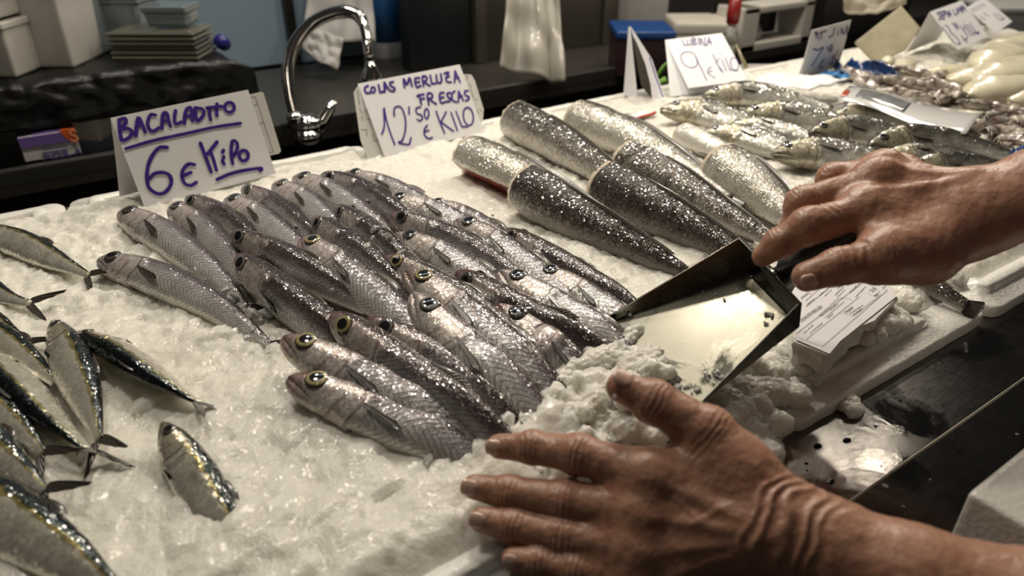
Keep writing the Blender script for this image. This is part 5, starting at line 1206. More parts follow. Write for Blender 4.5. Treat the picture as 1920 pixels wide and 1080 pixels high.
l_t = [(L_IDX[0] + dl * .010, LW + dl * .02, .0016, .0040), (L_MID[0] + dl * .010, LW + dl * .02, .0017, .0040), (L_RNG[0] + dl * .010, LW + dl * .02, .0015, .0036), (L_PNK[0] + dl * .010, LW + dl * .02, .0012, .0034), (PD(1260, 930, .42), PD(1350, 1010, .41), .0010, .0022), (PD(1290, 985, .41), PD(1370, 940, .41), .0009, .0020)]
pL, qL = build_arm(l_f, l_s, [(L_IDX[0] + dl * .004, .0128), (L_MID[0] + dl * .004, .0130), (L_RNG[0] + dl * .004, .0122), (L_PNK[0] + dl * .003, .0108)], LW, ax, lweb, .00115, dl,
                   (LW, (LF - LW).normalized(), -0.014, 0.034, .0015, .0080, 9.0), l_t)
# hand closed round the scoop handle, index finger stretched along it
R_IDX = J((1622, 400, .545), (1516, 424, .540), (1462, 456, .549), (1430, 481, .556)); R_MID = J((1640, 345, .560), (1506, 382, .566), (1490, 432, .572), (1530, 468, .575))
R_RNG = J((1655, 325, .580), (1562, 336, .594), (1545, 390, .600), (1590, 440, .595)); R_PNK = J((1690, 322, .600), (1622, 330, .615), (1605, 380, .620), (1640, 420, .610))
R_THB = J((1735, 470, .525), (1645, 486, .515), (1572, 500, .515), (1513, 519, .520))
RW = PD(1812, 402, .545); RF = PD(1960, 350, .525); RE = PD(2150, 268, .50); RX = Vector((.715, .055, .245)); RS = Vector((.885, -.085, .33))
r_f = [(R_IDX, [.0145, .0138, .0112, .0082]), (R_MID, [.0145, .0132, .0112, .0095]), (R_RNG, [.0140, .0126, .0108, .0092]), (R_PNK, [.0125, .0110, .0095, .0085]), (R_THB, [.0185, .0165, .0130, .0108])]
r_s = [(RW, R_IDX[0], .0250, .0165, .014), (RW, R_MID[0], .0245, .0165, .014), (RW, R_RNG[0], .0240, .0160, .014), (RW, R_PNK[0], .0230, .0140, .014), (RW, R_THB[0], .0265, .0200, .014), (R_THB[0], R_IDX[0], .0170, .0150, .016), (R_THB[1], R_IDX[0] + (RW - R_IDX[0]) * .2, .0120, .0140, .014), (R_THB[0], R_THB[1], .0215, .0175, .014),
       (RW, RF, .0290, .0285, .014), (PD(1800, 432, .53), PD(1900, 395, .52), .022, .022, .014), (RF, RE, .0285, .0350, .012), (RE, RX, .0350, .041, .012), (RX, RS, .041, .046, .012)]
ar = (R_IDX[3] - R_IDX[0]).normalized(); rweb = (R_MID[0] + R_IDX[0]) / 2 + ar * 0.018
dr = (UPV * 0.8 - FWD * 0.6).normalized()
r_t = [(R_IDX[0] + dr * .010, RW + dr * .02, .0012, .0042), (R_MID[0] + dr * .010, RW + dr * .02, .0018, .0042), (R_RNG[0] + dr * .010, RW + dr * .02, .0012, .0040)]
pR, qR = build_arm(r_f, r_s, [(R_IDX[0] + dr * .004, .0150), (R_MID[0] + dr * .005, .0150), (R_RNG[0] + dr * .004, .0140)], RW, ar, rweb, .00125, dr,
                   (PD(1578, 500, .515), (R_THB[1] - R_THB[2]).normalized(), -0.001, 0.020, .0011, .0052, 0.0), r_t)
# the rest of the person, standing at the end of the counter beside the picture
def figure(caps, h, k=0.02, dents=()):
    al = np.array([list(a) for a, b, ra, rb in caps] + [list(b) for a, b, ra, rb in caps]); mr = max(max(c[2:]) for c in caps) + .03
    F = Field(al.min(0) - mr, al.max(0) + mr, h)
    for a, b, ra, rb in caps:
        a, b = np.array(a, float), np.array(b, float); m = max(ra, rb) + .05; sl, (X, Y, Z) = F.sub(np.minimum(a, b) - m, np.maximum(a, b) + m); d, t = cone(X, Y, Z, a, b, ra, rb); F.v[sl] = smin(F.v[sl], d.astype(np.float32), k)
    for p, r in dents:
        p = np.array(p, float); sl, (X, Y, Z) = F.sub(p - r - .02, p + r + .02); d = r - np.sqrt((X - p[0]) ** 2 + (Y - p[1]) ** 2 + (Z - p[2]) ** 2); F.v[sl] = -smin(-F.v[sl], -d.astype(np.float32), .008) if False else np.maximum(F.v[sl], d)
    F.v[0] = F.v[-1] = 1; F.v[:, 0] = F.v[:, -1] = 1; F.v[:, :, 0] = F.v[:, :, -1] = 1
    return surface_nets(F)
HD = Vector((.74, -.20, .66)); fd = Vector((-.75, .55, -.35)).normalized(); sdv = fd.cross(Vector((0, 0, 1))).normalized(); uh = sdv.cross(fd)
NK = Vector((.83, -.265, .50))
hp = lambda f, s_, u: HD + fd * f + sdv * s_ + uh * u
pH, qH = figure([(hp(0, 0, .03), hp(-.02, 0, .045), .078, .080), (hp(.03, 0, -.03), hp(.035, 0, -.065), .062, .045), (hp(.080, 0, -.01), hp(.098, 0, -.032), .010, .015), (hp(.072, -.025, -.072), hp(.072, .025, -.072), .009, .009), (hp(.066, -.032, .012), hp(.066, .032, .012), .012, .012), (hp(-.005, .078, -.005), hp(-.012, .080, -.035), .014, .010), (hp(-.005, -.078, -.005), hp(-.012, -.080, -.035), .014, .010), (hp(-.02, 0, -.05), NK, .055, .062), (hp(.07, .030, -.008), hp(.07, .031, -.008), .013, .013), (hp(.07, -.030, -.008), hp(.07, -.031, -.008), .013, .013)], .005, .014)
body = np_mesh('person', np.concatenate([pL, pR, pH]), np.concatenate([qL, qR + len(pL), qH + len(pL) + len(pR)]), SKIN)
SHIRT = simple('dark_work_shirt', (0.035, 0.045, 0.075), .8, 0, .2, 30); TROU = simple('dark_trousers', (0.03, 0.03, 0.035), .8, 0, .2, 30)
CH, HP_ = Vector((.86, -.27, .30)), Vector((.98, -.36, -.12)); SL, SR = LS + Vector((.045, -.035, .055)), RS + Vector((.045, -.045, .045))
p_, q_ = figure([(CH, HP_, .120, .130), (CH + (SL - CH) * .45, HP_, .10, .12), (CH + (SR - CH) * .45, HP_, .10, .12), (SL, CH, .075, .11), (SR, CH, .075, .11), (CH, NK, .10, .070), (SL, LX + (LS - LX) * .25, .070, .056), (SR, RX + (RS - RX) * .25, .070, .056)], .008, .03)
up(np_mesh('shirt', p_, q_, SHIRT), body)
p_, q_ = figure([(HP_ + Vector((0, 0, .02)), HP_ + Vector((0, 0, -.06)), .132, .13), (HP_ + Vector((-.06, -.05, -.08)), Vector((.92, -.46, -.50)), .095, .070), (Vector((.92, -.46, -.50)), Vector((.94, -.48, -.92)), .070, .055), (HP_ + Vector((.07, .03, -.08)), Vector((1.10, -.36, -.50)), .095, .070), (Vector((1.10, -.36, -.50)), Vector((1.12, -.38, -.92)), .070, .055)], .009, .03)
up(np_mesh('trousers', p_, q_, TROU), body)
for fx, fy in ((.93, -.47), (1.11, -.37)):
    p_, q_ = figure([(Vector((fx + .04, fy - .02, -.945)), Vector((fx - .12, fy + .08, -.945)), .038, .036)], .006)
    up(np_mesh('shoe', p_, q_, simple('black_shoe', (0.02, 0.02, 0.02), .5)), body)
p_, q_ = figure([(hp(-.012, 0, .055), hp(-.045, 0, .045), .080, .082), (hp(-.05, 0, .03), hp(-.06, 0, -.02), .075, .060)], .005, .02)
up(np_mesh('hair', p_, q_, simple('dark_hair', (0.03, 0.022, 0.016), .6, 0, .3, 200)), body)
for sg in (-1, 1):
    bm = bmesh.new(); bmesh.ops.create_uvsphere(bm, u_segments=16, v_segments=10, radius=.0125); bmesh.ops.translate(bm, verts=bm.verts[:], vec=hp(.073, .0305 * sg, -.008)); up(bmobj('eye', bm, simple('eye', (.3, .28, .26), .15, 0, .05), None, True), body)
tag(body, 'person with bare forearms, one hand gripping the ice scoop, the other spread open pushing ice', 'person')
for js, w, l, r, dv, m in ((L_IDX, .0058, .0115, .0086, dl, NAIL), (L_MID, .0060, .0120, .0085, dl, NAIL), (L_RNG, .0056, .0112, .0083, dl, NAIL), (L_PNK, .0046, .0092, .0075, dl, NAIL)):
    nail(body, js[3], js[2], dv, r, w, l, m=m)
nail(body, L_THB[3], L_THB[2], (dl * .75 + UPV * .75).normalized(), .0102, .0072, .0140, m=NAIL)
nail(body, R_THB[3], R_THB[2], (-UPV * 0.30 - FWD * .9).normalized(), .0112, .0068, .0120, m=NAIL)
bm = bmesh.new(); chip_bm(bm, PD(1153, 742, .4405), .0016, random.Random(2)); tag(bmobj('ice_crumb', bm, ICE_W), 'tiny white ice crumb on the thumb of the open hand', 'ice crumb')
# ------------------------------------------------------------------ polystyrene box lid on the steel
c0 = PD(1816, 921, .455); zt = c0.z; hgt = zt + 0.0255
k_ = c0 + Vector((0, 0, -hgt / 2))
lx, ly, wl = .30, .125, .026
bm = prism_bm([c0 + Vector((0, 0, -hgt)), c0 + Vector((lx, 0, -hgt)), c0 + Vector((lx, -ly, -hgt)), c0 + Vector((0, -ly, -hgt))], (0, 0, 0.012))
outer = [c0, c0 + Vector((lx, 0, 0)), c0 + Vector((lx, -ly, 0)), c0 + Vector((0, -ly, 0))]
ins = [c0 + Vector((wl, -wl, 0)), c0 + Vector((lx - wl, -wl, 0)), c0 + Vector((lx - wl, -ly + wl, 0)), c0 + Vector((wl, -ly + wl, 0))]
bm = bmesh.new(); dn = Vector((0, 0, -hgt)); di = Vector((0, 0, -hgt + .012))
V = {}
def vv(p): 
    k = tuple(round(x, 5) for x in p)
    if k not in V: V[k] = bm.verts.new(p)
    return V[k]
for i in range(4):
    j = (i + 1) % 4
    bm.faces.new([vv(outer[i]), vv(outer[j]), vv(ins[j]), vv(ins[i])]); bm.faces.new([vv(outer[i] + dn), vv(outer[j] + dn), vv(outer[j]), vv(outer[i])]); bm.faces.new([vv(ins[i]), vv(ins[j]), vv(ins[j] + di), vv(ins[i] + di)])
bm.faces.new([vv(p + di) for p in ins]); bm.faces.new([vv(p + dn) for p in outer])
bmesh.ops.recalc_face_normals(bm, faces=bm.faces[:])
tag(bmobj('polystyrene_box', bm, FOAM, None, False, .004, 3), 'white polystyrene box with chipped rim on the dark steel beside the forearm', 'box')

# water drops on the steel
WATER = simple('water', (0.95, 0.95, 0.95), 0.03, 0, .01, 20, trans=1.0, ior=1.33)
rd = random.Random(12)
for i, (px, py, r) in enumerate(((1533, 837, .0034), (1512, 869, .0016), (1513, 882, .0010), (1558, 903, .0030), (1494, 904, .0020), (1605, 898, .0008), (1660, 911, .0022), (1642, 799, .0018), (1588, 826, .0034), (1652, 874, .0010), (1694, 949, .0012), (1745, 899, .0010), (1640, 975, .0040), (1662, 972, .0026), (1775, 790, .0010), (1907, 814, .0012), (1660, 880, .0009), (1688, 752, .0014))):
    z = -0.021 if P(px, py, -.021).y > Y_SEAM else -.021 - (Y_SEAM - P(px, py, -.021).y) * .0617
    r *= .8; c = P(px, py, z); bm = lathe_bm([(r * 1.0, 0), (r * 1.02, r * .12), (r * .9, r * .34), (r * .6, r * .52), (r * .25, r * .60), (0, r * .61)], c, 20)
    for v in bm.verts: v.co.x += (v.co.x - c.x) * .35
    tag(bmobj('water_drop', bm, WATER, None, True), 'small water drop standing on the dark steel counter', 'water drop', 'water drops on the steel')

# ------------------------------------------------------------------ back of the stall
YB = 1.40
def zb_at(px, py, y): return PY(px, py, y).z
ZB = PY(520, 234, YB).z; ZT = PY(520, 234, YB).z - .025                         # height of the back worktop edge
DARK = simple('dark_steel', (0.045, 0.042, 0.038), 0.38, 0.75, 0.25, 8); GREYS = simple('grey_steel_panel', (0.105, 0.094, 0.080), 0.36, 0.7, 0.25, 6)
LIP = simple('dull_steel_lip', (0.13, 0.125, 0.115), 0.35, 0.8, 0.2, 8)
wt = empty('back_worktop', (0.6, YB, ZB), 'dark stainless back worktop with a raised lip behind the ice trays', 'worktop')
up(bmobj('top', box_bm((1.4, YB + .32, ZB - .035), 5.2, .64, .02), GREYS), wt)
up(bmobj('front_lip', box_bm((1.4, YB + .008, ZB - .017), 5.2, .016, .034), LIP, None, False, .003), wt)
for nm, x in (('front_panel', .1), ('front_panel', .55), ('front_panel', 1.0), ('front_panel', 1.45), ('front_panel', 1.9)):
    up(bmobj(nm, box_bm((x, YB + .02, ZB - .32), .444, .02, .56), DARK, None, False, .002), wt)
fl_ = bmobj('floor', box_bm((1.2, 1.2, -1.0), 8, 6, .04), simple('wet_floor', (0.06, 0.055, 0.05), .4)); tag(fl_, 'dark wet market floor under the stall', 'floor', kind='structure')
YW = 2.05
wl_ = bmobj('wall_back', box_bm((1.4, YW + .05, .3), 7, .1, 2.6), simple('dark_tiled_wall', (0.065, 0.058, 0.052), .4, 0, .3, 4)); tag(wl_, 'dark back wall of the stall', 'wall', kind='structure')
def wallbox(px0, py0, px1, py1, y, th, m, name, parent=None, bev=.003):
    """upright box: front face on the plane y, corners from two picture points"""
    a, b = PY(px0, py0, y), PY(px1, py1, y); lo_, hi_ = (min(a.x, b.x), min(a.z, b.z)), (max(a.x, b.x), max(a.z, b.z))
    return bmobj(name, box_bm(((lo_[0] + hi_[0]) / 2, y + th / 2, (lo_[1] + hi_[1]) / 2), hi_[0] - lo_[0], th, hi_[1] - lo_[1]), m, parent, False, bev)
BLUEW = simple('pale_blue_panel', (0.30, 0.405, 0.51), 0.35, 0, .06, 3)
a, b = PY(110, 140, YW - .03), PY(770, 118, YW - .03)
zlo = PY(480, 125, YW - .03).z
tag(bmobj('wall_panel', box_bm(((a.x + PY(536, 60, YW - .03).x) / 2, YW - .02, zlo + .5), PY(536, 60, YW - .03).x - a.x, .02, 1.0), BLUEW), 'pale blue glossy wall panel behind the stacked tubs', 'wall panel')
x2 = PY(552, 60, YW - .03).x; x3 = PY(775, 40, YW - .03).x
tag(bmobj('wall_panel', box_bm(((x2 + x3) / 2, YW - .02, PY(640, 118, YW - .03).z + .5), x3 - x2, .02, 1.0), BLUEW), 'pale blue glossy wall panel behind the tap and paper towel', 'wall panel')
tag(bmobj('wall_post', box_bm(((PY(536, 60, YW - .03).x + x2) / 2, YW - .03, zlo + .48), x2 - PY(536, 60, YW - .03).x, .05, 1.05), DARK), 'narrow dark brown post between the two pale blue wall panels', 'post')
# dark splashback under the blue panels
tag(bmobj('splashback', box_bm((PY(640, 118, YW - .05).x + .0, YW - .05, (PY(640, 119, YW - .05).z + ZT) / 2), 2.2, .03, PY(640, 119, YW - .05).z - ZT), simple('brown_grey_steel', (0.085, 0.075, 0.065), .4, .6)), 'dark steel splashback under the pale blue panels', 'splashback')
# tall dark cabinets right of the tap
cb = empty('tall_cabinet', PY(820, 170, 1.72), 'tall dark steel cabinet with a smooth door beside the hanging bag', 'cabinet')
YC = 1.74
xa, xb, xc, xd = PY(766, 60, YC).x, PY(884, 60, YC).x, PY(1128, 60, YC).x, PY(1150, 60, YC).x; zc = ZT + .001
up(bmobj('body', box_bm(((xa + xb) / 2, YC + .025, zc + .55), xb - xa, .05, 1.1), simple('black_blue_steel', (0.025, 0.027, 0.030), .3, .6), None, False, .003), cb)
cb2 = empty('tall_cabinet', PY(1000, 120, YC), 'brown-grey steel cabinet front carrying the hanging plastic bag', 'cabinet')
up(bmobj('door', box_bm(((xb + xc) / 2, YC + .03, zc + .55), xc - xb - .004, .06, 1.1), GREYS, None, False, .003), cb2)
up(bmobj('side_post', box_bm(((xc + xd) / 2, YC + .03, zc + .55), xd - xc, .08, 1.1), simple('post_steel', (0.15, 0.135, 0.115), .35, .7), None, False, .003), cb2)
up(bmobj('side_post', box_bm((xb + .02, YC + .02, zc + .55), .035, .08, 1.1), simple('post_steel', (0.13, 0.115, 0.10), .35, .7), None, False, .003), cb2)

# chrome tap
tap = empty('kitchen_tap', PD(585, 262, 1.66), 'chrome swan-neck tap with lever behind the 6 euro card', 'tap')
DT = (P(578, 264, ZT) - Vector(CAMP)).dot(FWD)
up(bmobj('spout', tube_bm([Vector(p) for p in spline([np.array(PD(x, y, DT * f)) for x, y, f in ((556, 225, 1), (545, 180, 1), (540, 130, 1), (552, 84, 1), (580, 48, 1), (615, 28, .995), (650, 22, .99), (674, 32, .985), (684, 56, .98), (689, 85, .975), (693, 112, .975))], 40)], [.0125] * 28 + [.0115] * 4 + [.009] * 8, 16), CHROME, None, True), tap)
up(bmobj('spray_head', lathe_bm([(.008, .0), (.012, -.012), (.020, -.028), (.022, -.045), (.018, -.052), (.014, -.053)], PD(694, 114, DT * .975), 24), CHROME, None, True), tap)
up(bmobj('collar', lathe_bm([(.014, 0), (.015, .02), (.0135, .03)], PD(555, 240, DT), 20), CHROME, None, True), tap)
up(bmobj('valve_body', tube_bm([PD(553, 226, DT), PD(575, 238, DT), PD(600, 246, DT)], [.016, .028, .020], 20), CHROME, None, True), tap)
up(bmobj('lever', tube_bm([PD(592, 240, DT), PD(606, 226, DT), PD(618, 205, DT), PD(626, 188, DT)], [.018, .013, .010, .008], 16, flat=.7), CHROME, None, True), tap)
up(bmobj('base', lathe_bm([(.026, 0), (.026, .012), (.020, .022)], P(578, 264, ZT), 24), CHROME, None, True), tap)
# hanging paper towel
def cloth(name, poly_top, poly_bot, D, m, label, cat, amp=.01, seed=0, nu=26, nv=20, th=.004, folds=5):
    vs, fs = [], []
    for i in range(nu + 1):
        for j in range(nv + 1):
            u, v = i / nu, j / nv
            xt = np.interp(u, np.linspace(0, 1, len(poly_top)), [p[0] for p in poly_top]); yt = np.interp(u, np.linspace(0, 1, len(poly_top)), [p[1] for p in poly_top])
            xb_ = np.interp(u, np.linspace(0, 1, len(poly_bot)), [p[0] for p in poly_bot]); yb_ = np.interp(u, np.linspace(0, 1, len(poly_bot)), [p[1] for p in poly_bot])
            p = PD(xt + (xb_ - xt) * v, yt + (yb_ - yt) * v, D)
            w = amp * (math.sin(u * folds * 6.28 + seed + 1.5 * v) * (.4 + .6 * v) + noise.noise(Vector((u * 6, v * 4, seed))) * 1.2)
            vs.append(p - FWD * w)
    for i in range(nu):
        for j in range(nv): fs.append((i * (nv + 1) + j, (i + 1) * (nv + 1) + j, (i + 1) * (nv + 1) + j + 1, i * (nv + 1) + j + 1))
    o = mesh(name, vs, fs, m); s = o.modifiers.new('thickness', 'SOLIDIFY'); s.thickness = th; return tag(o, label, cat)
TOWEL = simple('paper_towel', (0.56, 0.54, 0.51), .7, 0, .08, 30)
cloth('paper_towel', [(584, -60), (640, -60), (695, -60)], [(568, 95), (630, 80), (706, 80)], 1.86, TOWEL, 'white paper towel hanging behind the arch of the tap', 'paper towel', .010, 1.0, folds=1)
cloth('towel_flap', [(575, 55), (610, 60), (645, 75)], [(570, 92), (600, 118), (632, 130)], 1.80, TOWEL, 'torn paper towel flap sticking out below the hanging towel', 'paper towel', .008, 2.2, folds=1)
tag(wallbox(640, 82, 712, 74, 1.98, .05, DARK, 'towel_holder'), 'dark holder bar under the hanging paper towel', 'holder')
bt = empty('detergent_jug', PY(735, 90, 1.94), 'white jug with a blue band standing on the ledge beside the towel', 'jug')
cj = PY(726, 92, 1.97); cj.z = PY(640, 119, YW - .05).z + .001
up(bmobj('body', lathe_bm([(.001, 0), (.046, 0), (.049, .01), (.049, .065), (.048, .07)], cj, 28), simple('milky_plastic', (0.55, 0.56, 0.58), .4), None, True), bt)
up(bmobj('blue_band', lathe_bm([(.0495, .055), (.0495, .18), (.04, .20), (.02, .21)], cj, 28), simple('blue_label', (0.03, 0.13, 0.36), .35), None, True), bt)
# hanging plastic bag
cloth('plastic_bag', [(958, -60), (1000, -60), (1046, -60)], [(936, 128), (985, 138), (1030, 152), (1058, 158)], 1.70, simple('hazy_bag_plastic', (0.42, 0.395, 0.34), .38, 0, .18, 12, coat=.5), 'crumpled translucent plastic bag hanging on the dark cabinet', 'bag', .016, .6, 34, 26, .006, 2)

# ------------------------------------------------------------------ shelf under black film, tubs and lids
FILM = simple('black_film', (0.005, 0.0048, 0.0045), 0.40, 0, .3, 20, coat=.08, coatr=.15, spec=.3)
YS = 1.43
shelf = empty('covered_shelf', (.0, YS + .2, ZB + .15), 'low shelf wrapped in shiny black plastic film under the tubs', 'shelf')
zs_top = PY(120, 150, YS + .03).z; zs_bot = PY(150, 230, YS).z
xl, xr = PY(-260, 190, YS).x, PY(468, 170, YS).x
up(bmobj('board', box_bm(((xl + xr) / 2, YS + .24, (zs_top + zs_bot) / 2), xr - xl - .04, .40, (zs_top - zs_bot) * .7), DARK), shelf)
vs, fs = [], []; NU, NVV = 70, 26
for i in range(NU + 1):
    for j in range(NVV + 1):
        u, v = i / NU, j / NVV; x = xl + (xr - xl) * u
        if v < .5: y, z = YS + .44 - (v / .5) * .42, zs_top + .004
        else: y, z = YS + .02 - .012 * math.sin((v - .5) * 2), zs_top - (v - .5) / .5 * (zs_top - zs_bot) * 1.02
        edge = max(0, (u - .93) / .07); z -= edge ** 2 * (.06 if v < .5 else .02)
        w = noise.noise(Vector((u * 14, v * 5, 1))) + .6 * noise.noise(Vector((u * 34, v * 9, 4))); crease = abs(noise.noise(Vector((u * 20, v * 3, 9))))
        vs.append((x + .02 * edge, y - .007 * (w + crease) * (1 if v > .45 else .15), z + .003 * w + (.003 * crease if v < .5 else 0)))
for i in range(NU):
    for j in range(NVV): fs.append((i * (NVV + 1) + j, (i + 1) * (NVV + 1) + j, (i + 1) * (NVV + 1) + j + 1, i * (NVV + 1) + j + 1))
fo = mesh('film', vs, fs, FILM); s = fo.modifiers.new('thickness', 'SOLIDIFY'); s.thickness = .002; up(fo, shelf)
TUB = simple('milky_tub', (0.50, 0.475, 0.435), 0.30, 0, .08, 10, sss=.3, sssr=(.01, .01, .008), coat=.3); TUBB = simple('bluish_clear_lid', (0.17, 0.20, 0.21), .16, 0, .12, 12, coat=.8, coatr=.05); LIDY = simple('yellowish_clear_lid', (0.15, 0.148, 0.118), .16, 0, .15, 12, coat=.8, coatr=.05); LIDD = simple('smoked_lid', (0.09, 0.088, 0.082), .22, 0, .15, 12, coat=.5)
def rbox(name, c, sx, sy, h, m, parent, taper=.0, ax=None, bev=.006):
    """rounded tub: base centre c"""
    ax = ax or (RIGHT, Vector((-RIGHT.y, RIGHT.x, 0)) * 1.0, Vector((0, 0, 1))); bm = box_bm(Vector(c) + Vector((0, 0, h / 2)), sx, sy, h, ax)
    for v in bm.verts:
        if v.co.z < c[2] + h / 2:
            d = v.co - Vector(c); v.co -= Vector((d.x, d.y, 0)) * taper
    return bmobj(name, bm, m, parent, True if bev > .004 else False, bev, 3)
def tub_stack(label, pxc, py_base, D, w_px, hs, name='tub_stack', mats=(TUB,)):
    pass
def on_shelf(px, dy): 
    p = PY(px, 150, YS + dy); return Vector((p.x, p.y, zs_top + .006))
def tub(label, px, dy, w, d, h, ribs, z0=0.0, m=TUB, lid=True, group=None):
    c = on_shelf(px, dy) + Vector((0, 0, z0)); t = empty('plastic_tub', c, label, 'tub', group)
    up(rbox('body', c, w, d, h, m, None, .10), t)
    if lid: up(rbox('lid', c + Vector((0, 0, h - .004)), w * 1.05, d * 1.05, .012, m, None, 0, None, .004), t)
    for k in range(ribs): up(rbox('rib', c + Vector((0, 0, h * (.25 + .16 * k))), w * (.955 + .012 * k), d * (.955 + .012 * k), .006, m, None, 0, None, .0025), t)
    return c.z + h
PXM = 1.55 / FPX
w1 = 95 * PXM
tub('milky lidded tub at the picture edge, bottom one of its stack', 20, .13, w1, .12, .082, 0)
tub('milky ribbed tub at the picture edge standing on another tub', 20, .13, w1 * .98, .12, .105, 4, .094)
tub('tall milky tub beside the ribbed tubs, bottom of its stack', 124, .16, 104 * PXM, .12, .125, 0)
tub('upper milky tub of the tall pair beside the ribbed tubs', 124, .16, 108 * PXM, .125, .10, 0, .137)
def lid_stack(n, px, dy, w, d, z0, m, what, grp):
    c = on_shelf(px, dy)
    for k in range(n):
        o = empty('container_lid', c + Vector((0, 0, z0 + k * .0085)), what, 'lid', grp)
        r = rbox('rim', c + Vector((rng.uniform(-.003, .003), rng.uniform(-.003, .003), z0 + k * .0085)), w, d, .0055, m, None, 0, None, .0022); up(r, o)
        up(rbox('panel', c + Vector((0, 0, z0 + k * .0085 + .002)), w * .9, d * .9, .0055, m, None, 0, None, .0018), o)
lid_stack(6, 322, .12, 140 * PXM, .10, .0, LIDY, 'clear yellowish container lid in the flat stack on the black film', 'clear lids stacked on the black film')
lid_stack(3, 252, .24, 118 * PXM, .10, .102, LIDD, 'smoky grey container lid on top of the bluish tubs', 'smoky lids on the bluish tubs')
tub('bluish clear tub behind the stack of lids, with smoky lids on top', 252, .24, 110 * PXM, .09, .090, 0, 0, TUBB)
tub('bluish see-through tub standing beside the tall milky tub', 200, .20, 36 * PXM, .06, .105, 0, 0, TUBB)
tub('small clear tub lying on the stack of yellowish lids', 350, .12, 70 * PXM, .07, .028, 0, .053, TUBB)
cp = empty('bottle_cap', PY(430, 100, YS + .10), 'round dark blue bottle cap beside the lid stack on the black film', 'cap')
up(bmobj('cap', lathe_bm([(.013, -.012), (.014, 0), (.012, .012), (.001, .013)], on_shelf(430, .10) + Vector((0, 0, .014)), 20, -FWD), simple('blue_cap_plastic', (0.015, 0.015, 0.16), .35), None, True), cp)
# glove box and white basin under the shelf
gc = PY(53, 318, YB + .03); axg = (Vector((1, 0, 0)), Vector((0, 1, 0)), Vector((0, 0, 1)))
g1 = PY(158, 302, YB + .03); gw = (g1 - gc).length; gh = PY(50, 272, YB + .03).z - gc.z
gb = empty('glove_box', gc, 'white and violet glove box with an orange corner under the black shelf', 'box')
up(bmobj('carton', box_bm((gc.x + gw / 2, YB + .03 + .06, ZB + gh / 2), gw, .12, gh), simple('white_carton', (0.52, 0.50, 0.50), .5), None, False, .001), gb)
up(bmobj('violet_band', box_bm((gc.x + gw / 2, YB + .0285, ZB + gh * .80), gw * 1.004, .003, gh * .40), simple('violet_print', (0.16, 0.10, 0.33), .45)), gb)
up(bmobj('violet_top', box_bm((gc.x + gw * .62, YB + .085, ZB + gh + .0008), gw * .74, .10, .0016), simple('violet_print', (0.13, 0.08, 0.28), .45)), gb)
up(bmobj('orange_corner', prism_bm([(gc.x + gw * .74, YB + .0265, ZB + gh), (gc.x + gw * 1.003, YB + .0265, ZB + gh), (gc.x + gw * 1.003, YB + .0265, ZB + gh * .48), (gc.x + gw * .90, YB + .0265, ZB + gh * .55), (gc.x + gw * .80, YB + .0265, ZB + gh * .75)], (0, .002, 0)), simple('orange_print', (0.62, 0.11, 0.02), .45)), gb)
up(bmobj('orange_top', box_bm((gc.x + gw * .88, YB + .085, ZB + gh + .0014), gw * .25, .115, .0020), simple('orange_print', (0.55, 0.10, 0.02), .45)), gb)
X1, Z1, N1 = Vector((1, 0, 0)), Vector((0, 0, 1)), Vector((0, -1, 0))
VPR = simple('violet_text', (0.10, 0.07, 0.22), .5)
text('AZUL A', (82, 300), .017, gb, 'lettering', Vector((0, YB + .0265, 0)), N1, X1, Z1, VPR, .001, .0006)
text('S', (133, 266), .03, gb, 'lettering', Vector((0, YB + .026, 0)), N1, X1, Z1, simple('pale_orange', (0.75, 0.30, 0.15), .5), .001, .0005)
tiny = []
for rw in range(3):
    for i in range(6): tiny.append([(80 + i * 8, 281 + rw * 5.5 - i * 1.1), (85 + i * 8, 280.3 + rw * 5.5 - i * 1.1)])
writing('small_print', tiny, Vector((0, YB + .0285, 0)), N1, .0022, VPR, gb, (0, 0), 1, .001, False)
bs = empty('white_basin', PY(168, 300, YB + .14), 'white plastic basin behind the glove box under the black shelf', 'basin')
cbn = Vector((PY(172, 290, YB + .16).x, YB + .16, ZB + .0)); wb = 125 * 1.55 / FPX
up(rbox('body', cbn, wb, .14, .075, simple('white_basin', (0.60, 0.58, 0.54), .35), None, .14), bs); up(rbox('rim', cbn + Vector((0, 0, .072)), wb * 1.06, .15, .008, simple('white_basin', (0.62, 0.60, 0.56), .35), None, 0, None, .003), bs)

# ------------------------------------------------------------------ things on the worktop at the far end
def wbox(label, cat, name, px, py, y, w_px, h_px, d, m, bev=.006, taper=0):
    c = P(px, py, ZT) if y else P(px, py, 0); D = (c - Vector(CAMP)).dot(FWD); k = D / FPX; o = empty(name, c, label, cat); up(rbox('body', c, w_px * k, d, h_px * k, m, None, taper, None, bev), o); return o, c, k
MILK = simple('milky_white', (0.50, 0.49, 0.47), .35, 0, .1, 10); RED = simple('red_plastic', (0.25, 0.014, 0.014), .4); DRED = simple('dark_red_plastic', (0.030, 0.012, 0.014), .45); BLID = simple('blue_lid', (0.012, 0.055, 0.20), .35); GRN = simple('green_leaf', (0.16, 0.34, 0.04), .5); BAGW = simple('white_sack', (0.50, 0.46, 0.40), .55, 0, .18, 9)
o, c, k = wbox('dark red crate with a blue lid under the white canister behind the edge-on card', 'crate', 'crate', 1196, 132, 1.78, 100, 68, .16, DRED); up(rbox('blue_lid', c + Vector((0, 0, 66 * k)), 106 * k, .17, 14 * k, BLID, None), o)
wbox('milky white canister standing on the blue lid', 'canister', 'canister', 1196, 52, 1.79, 92, 75, .14, MILK, .012)
k = empty('lettuce_leaf', PD(1240, 140, 1.62), 'green leaf lying between the edge-on card and the lubina card', 'leaf')
